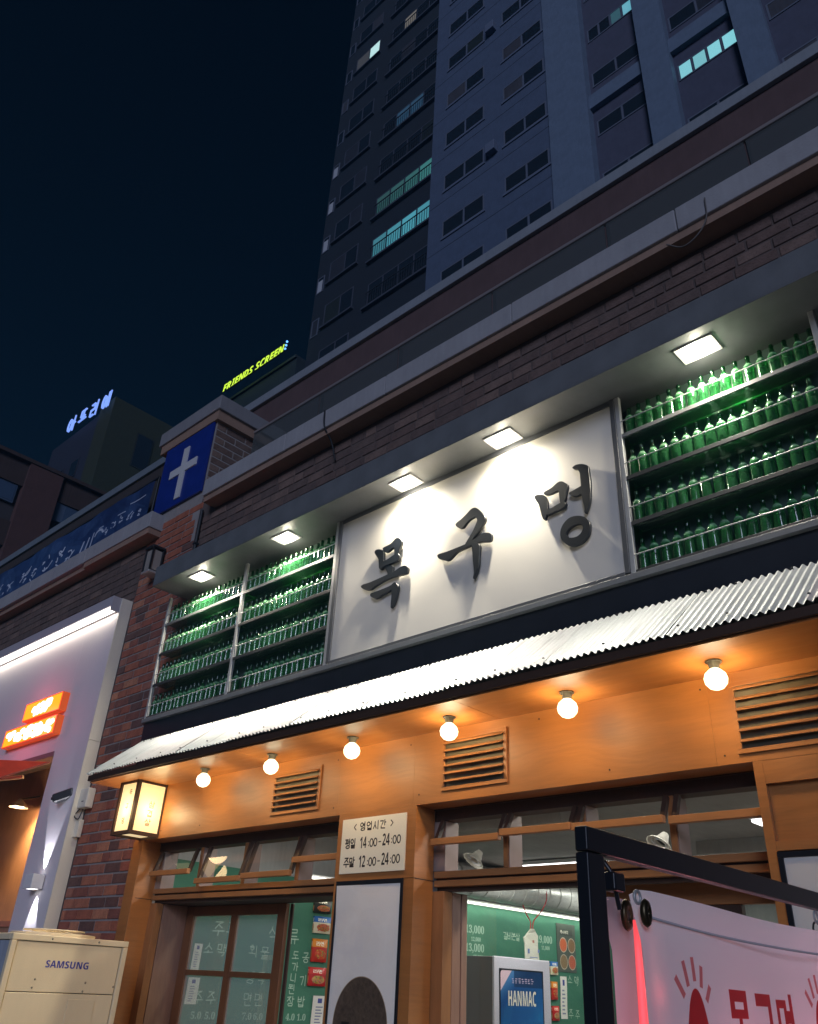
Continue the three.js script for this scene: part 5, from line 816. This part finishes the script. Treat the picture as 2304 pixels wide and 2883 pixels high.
    if (r >= 0 && r < 4) { const g = B(X(-63.8), X(-62.9), ys - 0.25, ys + 0.55, zs + 0.006, zs + 0.012); part('curtain', g, std({ color: C(0.42, 0.44, 0.48), roughness: 0.9 }), t); }
    // right-hand bays
    for (const [a, b] of [[-22.3, -17.1], [-14.2, -8.95], [-6.4, -1.1]]) {
      const yw = 25.15 + (r + 1) * F, lit = a === -14.2 && r === 0 ? (i) => glow(0.22, 0.62, 0.70, [0.9, 0.75, 0.95, 1][i], 0.1) : a === -22.3 && r === 2 ? (i) => i === 3 ? glow(0.16, 0.52, 0.66, 0.75, 0.1) : i === 2 ? teal(0.12) : null : null;
      win(X(a), X(b), yw, yw + 0.85, Z - 0.249, lit ? 4 : 2, lit, 0.5, wf);
      if (r === 0 || r === 4 || r === 8) part('spandrel', B(X(a) - 0.3, X(b) + 0.3, yw + 1.50, yw + 2.25, Z - 0.2499, Z - 0.05), pale, t);
    }
  }
}
// ---------------------------------------------------------------- far buildings and their signs
{
  const n = thing('dark_office_block', 'dark unlit block beside the tower carrying the yellow-green neon sign', 'building');
  part('wall', B(-34, -24.75, 4, 26.72, -24, -12.75), std({ color: C(0.018, 0.032, 0.042), roughness: 0.9, map: T.stain }), n);
  part('parapet', B(-34.1, -24.75, 26.72, 26.86, -24, -12.65), std({ color: C(0.022, 0.036, 0.046), roughness: 0.9 }), n);
  for (let r = 0; r < 4; r++) for (let c = 0; c < 3; c++) { const x = -31 + c * 2.1, y = 24.2 - r * 2.8; const w = part('window', B(x, x + 1.5, y, y + 1.3, -12.80, -12.735), std({ color: C(0.03, 0.045, 0.055), roughness: 0.5 }), n); part('pane', B(x + 0.08, x + 1.42, y + 0.08, y + 1.22, -12.74, -12.73), M.darkglass, w); }
  const t = thing('neon_letter_sign', 'yellow-green glowing roof letters reading FRIENDS SCREEN on the dark block', 'sign', [-29.9, 26.92, -12.2]);
  const nm = glow(0.62, 0.95, 0.02, 1.15, 0.2), S = 'FRIENDS SCREEN'; let x = 0; const total = 4.78, scaleX = [];
  for (const ch of S) { if (ch === ' ') { scaleX.push([ch, 0.2]); continue; } const g = new TextGeometry(ch, { font, size: 0.45, depth: 0.02, curveSegments: 4, bevelEnabled: false }); g.computeBoundingBox(); scaleX.push([ch, g.boundingBox.max.x - g.boundingBox.min.x + 0.085, g]); }
  const sum = scaleX.reduce((a, b) => a + b[1], 0), q = total / sum;
  for (const [ch, w, g] of scaleX) { if (g) { g.translate(-g.boundingBox.min.x, 0, 0); g.applyMatrix4(new THREE.Matrix4().set(q, 0.16, 0, 0, 0, 1, 0, 0, 0, 0, 1, 0, 0, 0, 0, 1)); part('letter', g, nm, t, [x, 0, 0]); } x += w * q; }
  for (const dy of [0.02, 0.22, 0.42]) { const s = new THREE.SphereGeometry(0.055, 8, 6); s.translate(4.93 + dy * 0.16, dy + 0.03, 0.04); part('blue_dot', s, glow(0.12, 0.4, 1, 2.2, 0.2), t); }
  part('rail', B(-0.05, 5.05, -0.075, -0.045, 0.0, 0.06), M.black, t);

  const a = thing('olive_apartment_block', 'distant dark apartment block with an olive corner under blue roof letters', 'building');
  const ol = std({ color: C(0.036, 0.042, 0.020), roughness: 0.9, map: T.stain }), vi = std({ color: C(0.024, 0.026, 0.046), roughness: 0.9, map: T.stain });
  part('side_wall', B(-50.3, -50.05, 3, 38.4, -27, -15), ol, a); part('front_wall', B(-60, -50.3, 3, 37.9, -27, -15.0), vi, a); part('corner_strip', B(-52.2, -50.049, 3, 38.41, -15.0, -14.9), ol, a);
  for (const [z, y] of [[-17.2, 33.5], [-20, 33.5], [-17.0, 28.2], [-20, 28.2], [-17.2, 23], [-20, 23]]) { const w = part('window', B(-50.06, -50.0, y, y + 2.9, z - 1.4, z), std({ color: C(0.02, 0.024, 0.02), roughness: 0.6 }), a); part('pane', B(-50.005, -49.99, y + 0.1, y + 2.8, z - 1.3, z - 0.1), M.darkglass, w); }
  for (const [x2, y] of [[-55, 33], [-55, 29], [-57.5, 33], [-57.5, 29]]) { const w = part('window', B(x2, x2 + 1.3, y, y + 1.6, -15.02, -14.93), std({ color: C(0.03, 0.03, 0.045), roughness: 0.6 }), a); part('pane', B(x2 + 0.1, x2 + 1.2, y + 0.1, y + 1.5, -14.94, -14.92), M.darkglass, w); }
  const s = thing('blue_letter_sign', 'four glowing blue Korean roof letters on the distant olive block', 'sign', [-57.0, 37.5, -14.6]);
  const bm = glow(0.20, 0.36, 1, 1.15, 0.2);
  ['아', '뜨', '리', '에'].forEach((ch, i) => {
    const gs = []; for (const l of glyph(ch)) for (let j = 0; j + 1 < l.length; j++) { const p = (v) => [v[0] * 1.18 + i * 1.86, (1 - v[1]) * 1.45 - i * 0.13 + 0.40, 0]; gs.push(beam([...p(l[j])], [...p(l[j + 1])].map((v, e) => e === 2 ? 1e-4 : v), 0.125, 0.08)); }
    part('letter', gs, bm, s);
  });
  // brown block at the far left
  const b = thing('brown_apartment_block', 'dim brown apartment block at the far left with a broad plain column and blue windows', 'building');
  const br = std({ color: C(0.105, 0.052, 0.048), roughness: 0.9, map: T.stain }), bk = std({ color: C(0.065, 0.042, 0.038), roughness: 0.9, map: T.streak });
  part('wall', B(-38, -30.25, 3, 18.7, -14, -1.5), std({ color: C(0.05, 0.045, 0.05), roughness: 0.9 }), b);
  part('column', B(-30.25, -29.9, 3, 18.75, -5.96, -4.6), br, b);
  for (const [z0, z1] of [[-4.6, -1.5], [-9.5, -5.96]]) for (let f = 0; f < 5; f++) {
    const y = 17.72 - f * 2.6; part('brick_band', B(-30.25, -30.05, y, y + 1.02, z0 > -5 ? -4.599 : z0, z1 < -5.9 ? -5.961 : z1), bk, b);
    const w = part('window', B(-30.25, -30.12, y - 0.8, y - 0.001, z0 > -5 ? -4.45 : -9.3, z1 < -5.9 ? -6.05 : -1.6), std({ color: C(0.08, 0.12, 0.19), roughness: 0.5 }), b);
    for (let i = 0; i < 3; i++) { const za = (z0 > -5 ? -4.4 : -9.2) + i * 0.95; part('pane', B(-30.121, -30.105, y - 0.74, y - 0.06, za, za + 0.85), std({ color: C(0.06, 0.10, 0.17), roughness: 0.15 }), w); }
  }
  part('cap', B(-38, -29.85, 18.75, 18.9, -9.6, -1.4), bk, b);
}

renderer.render(scene, camera);
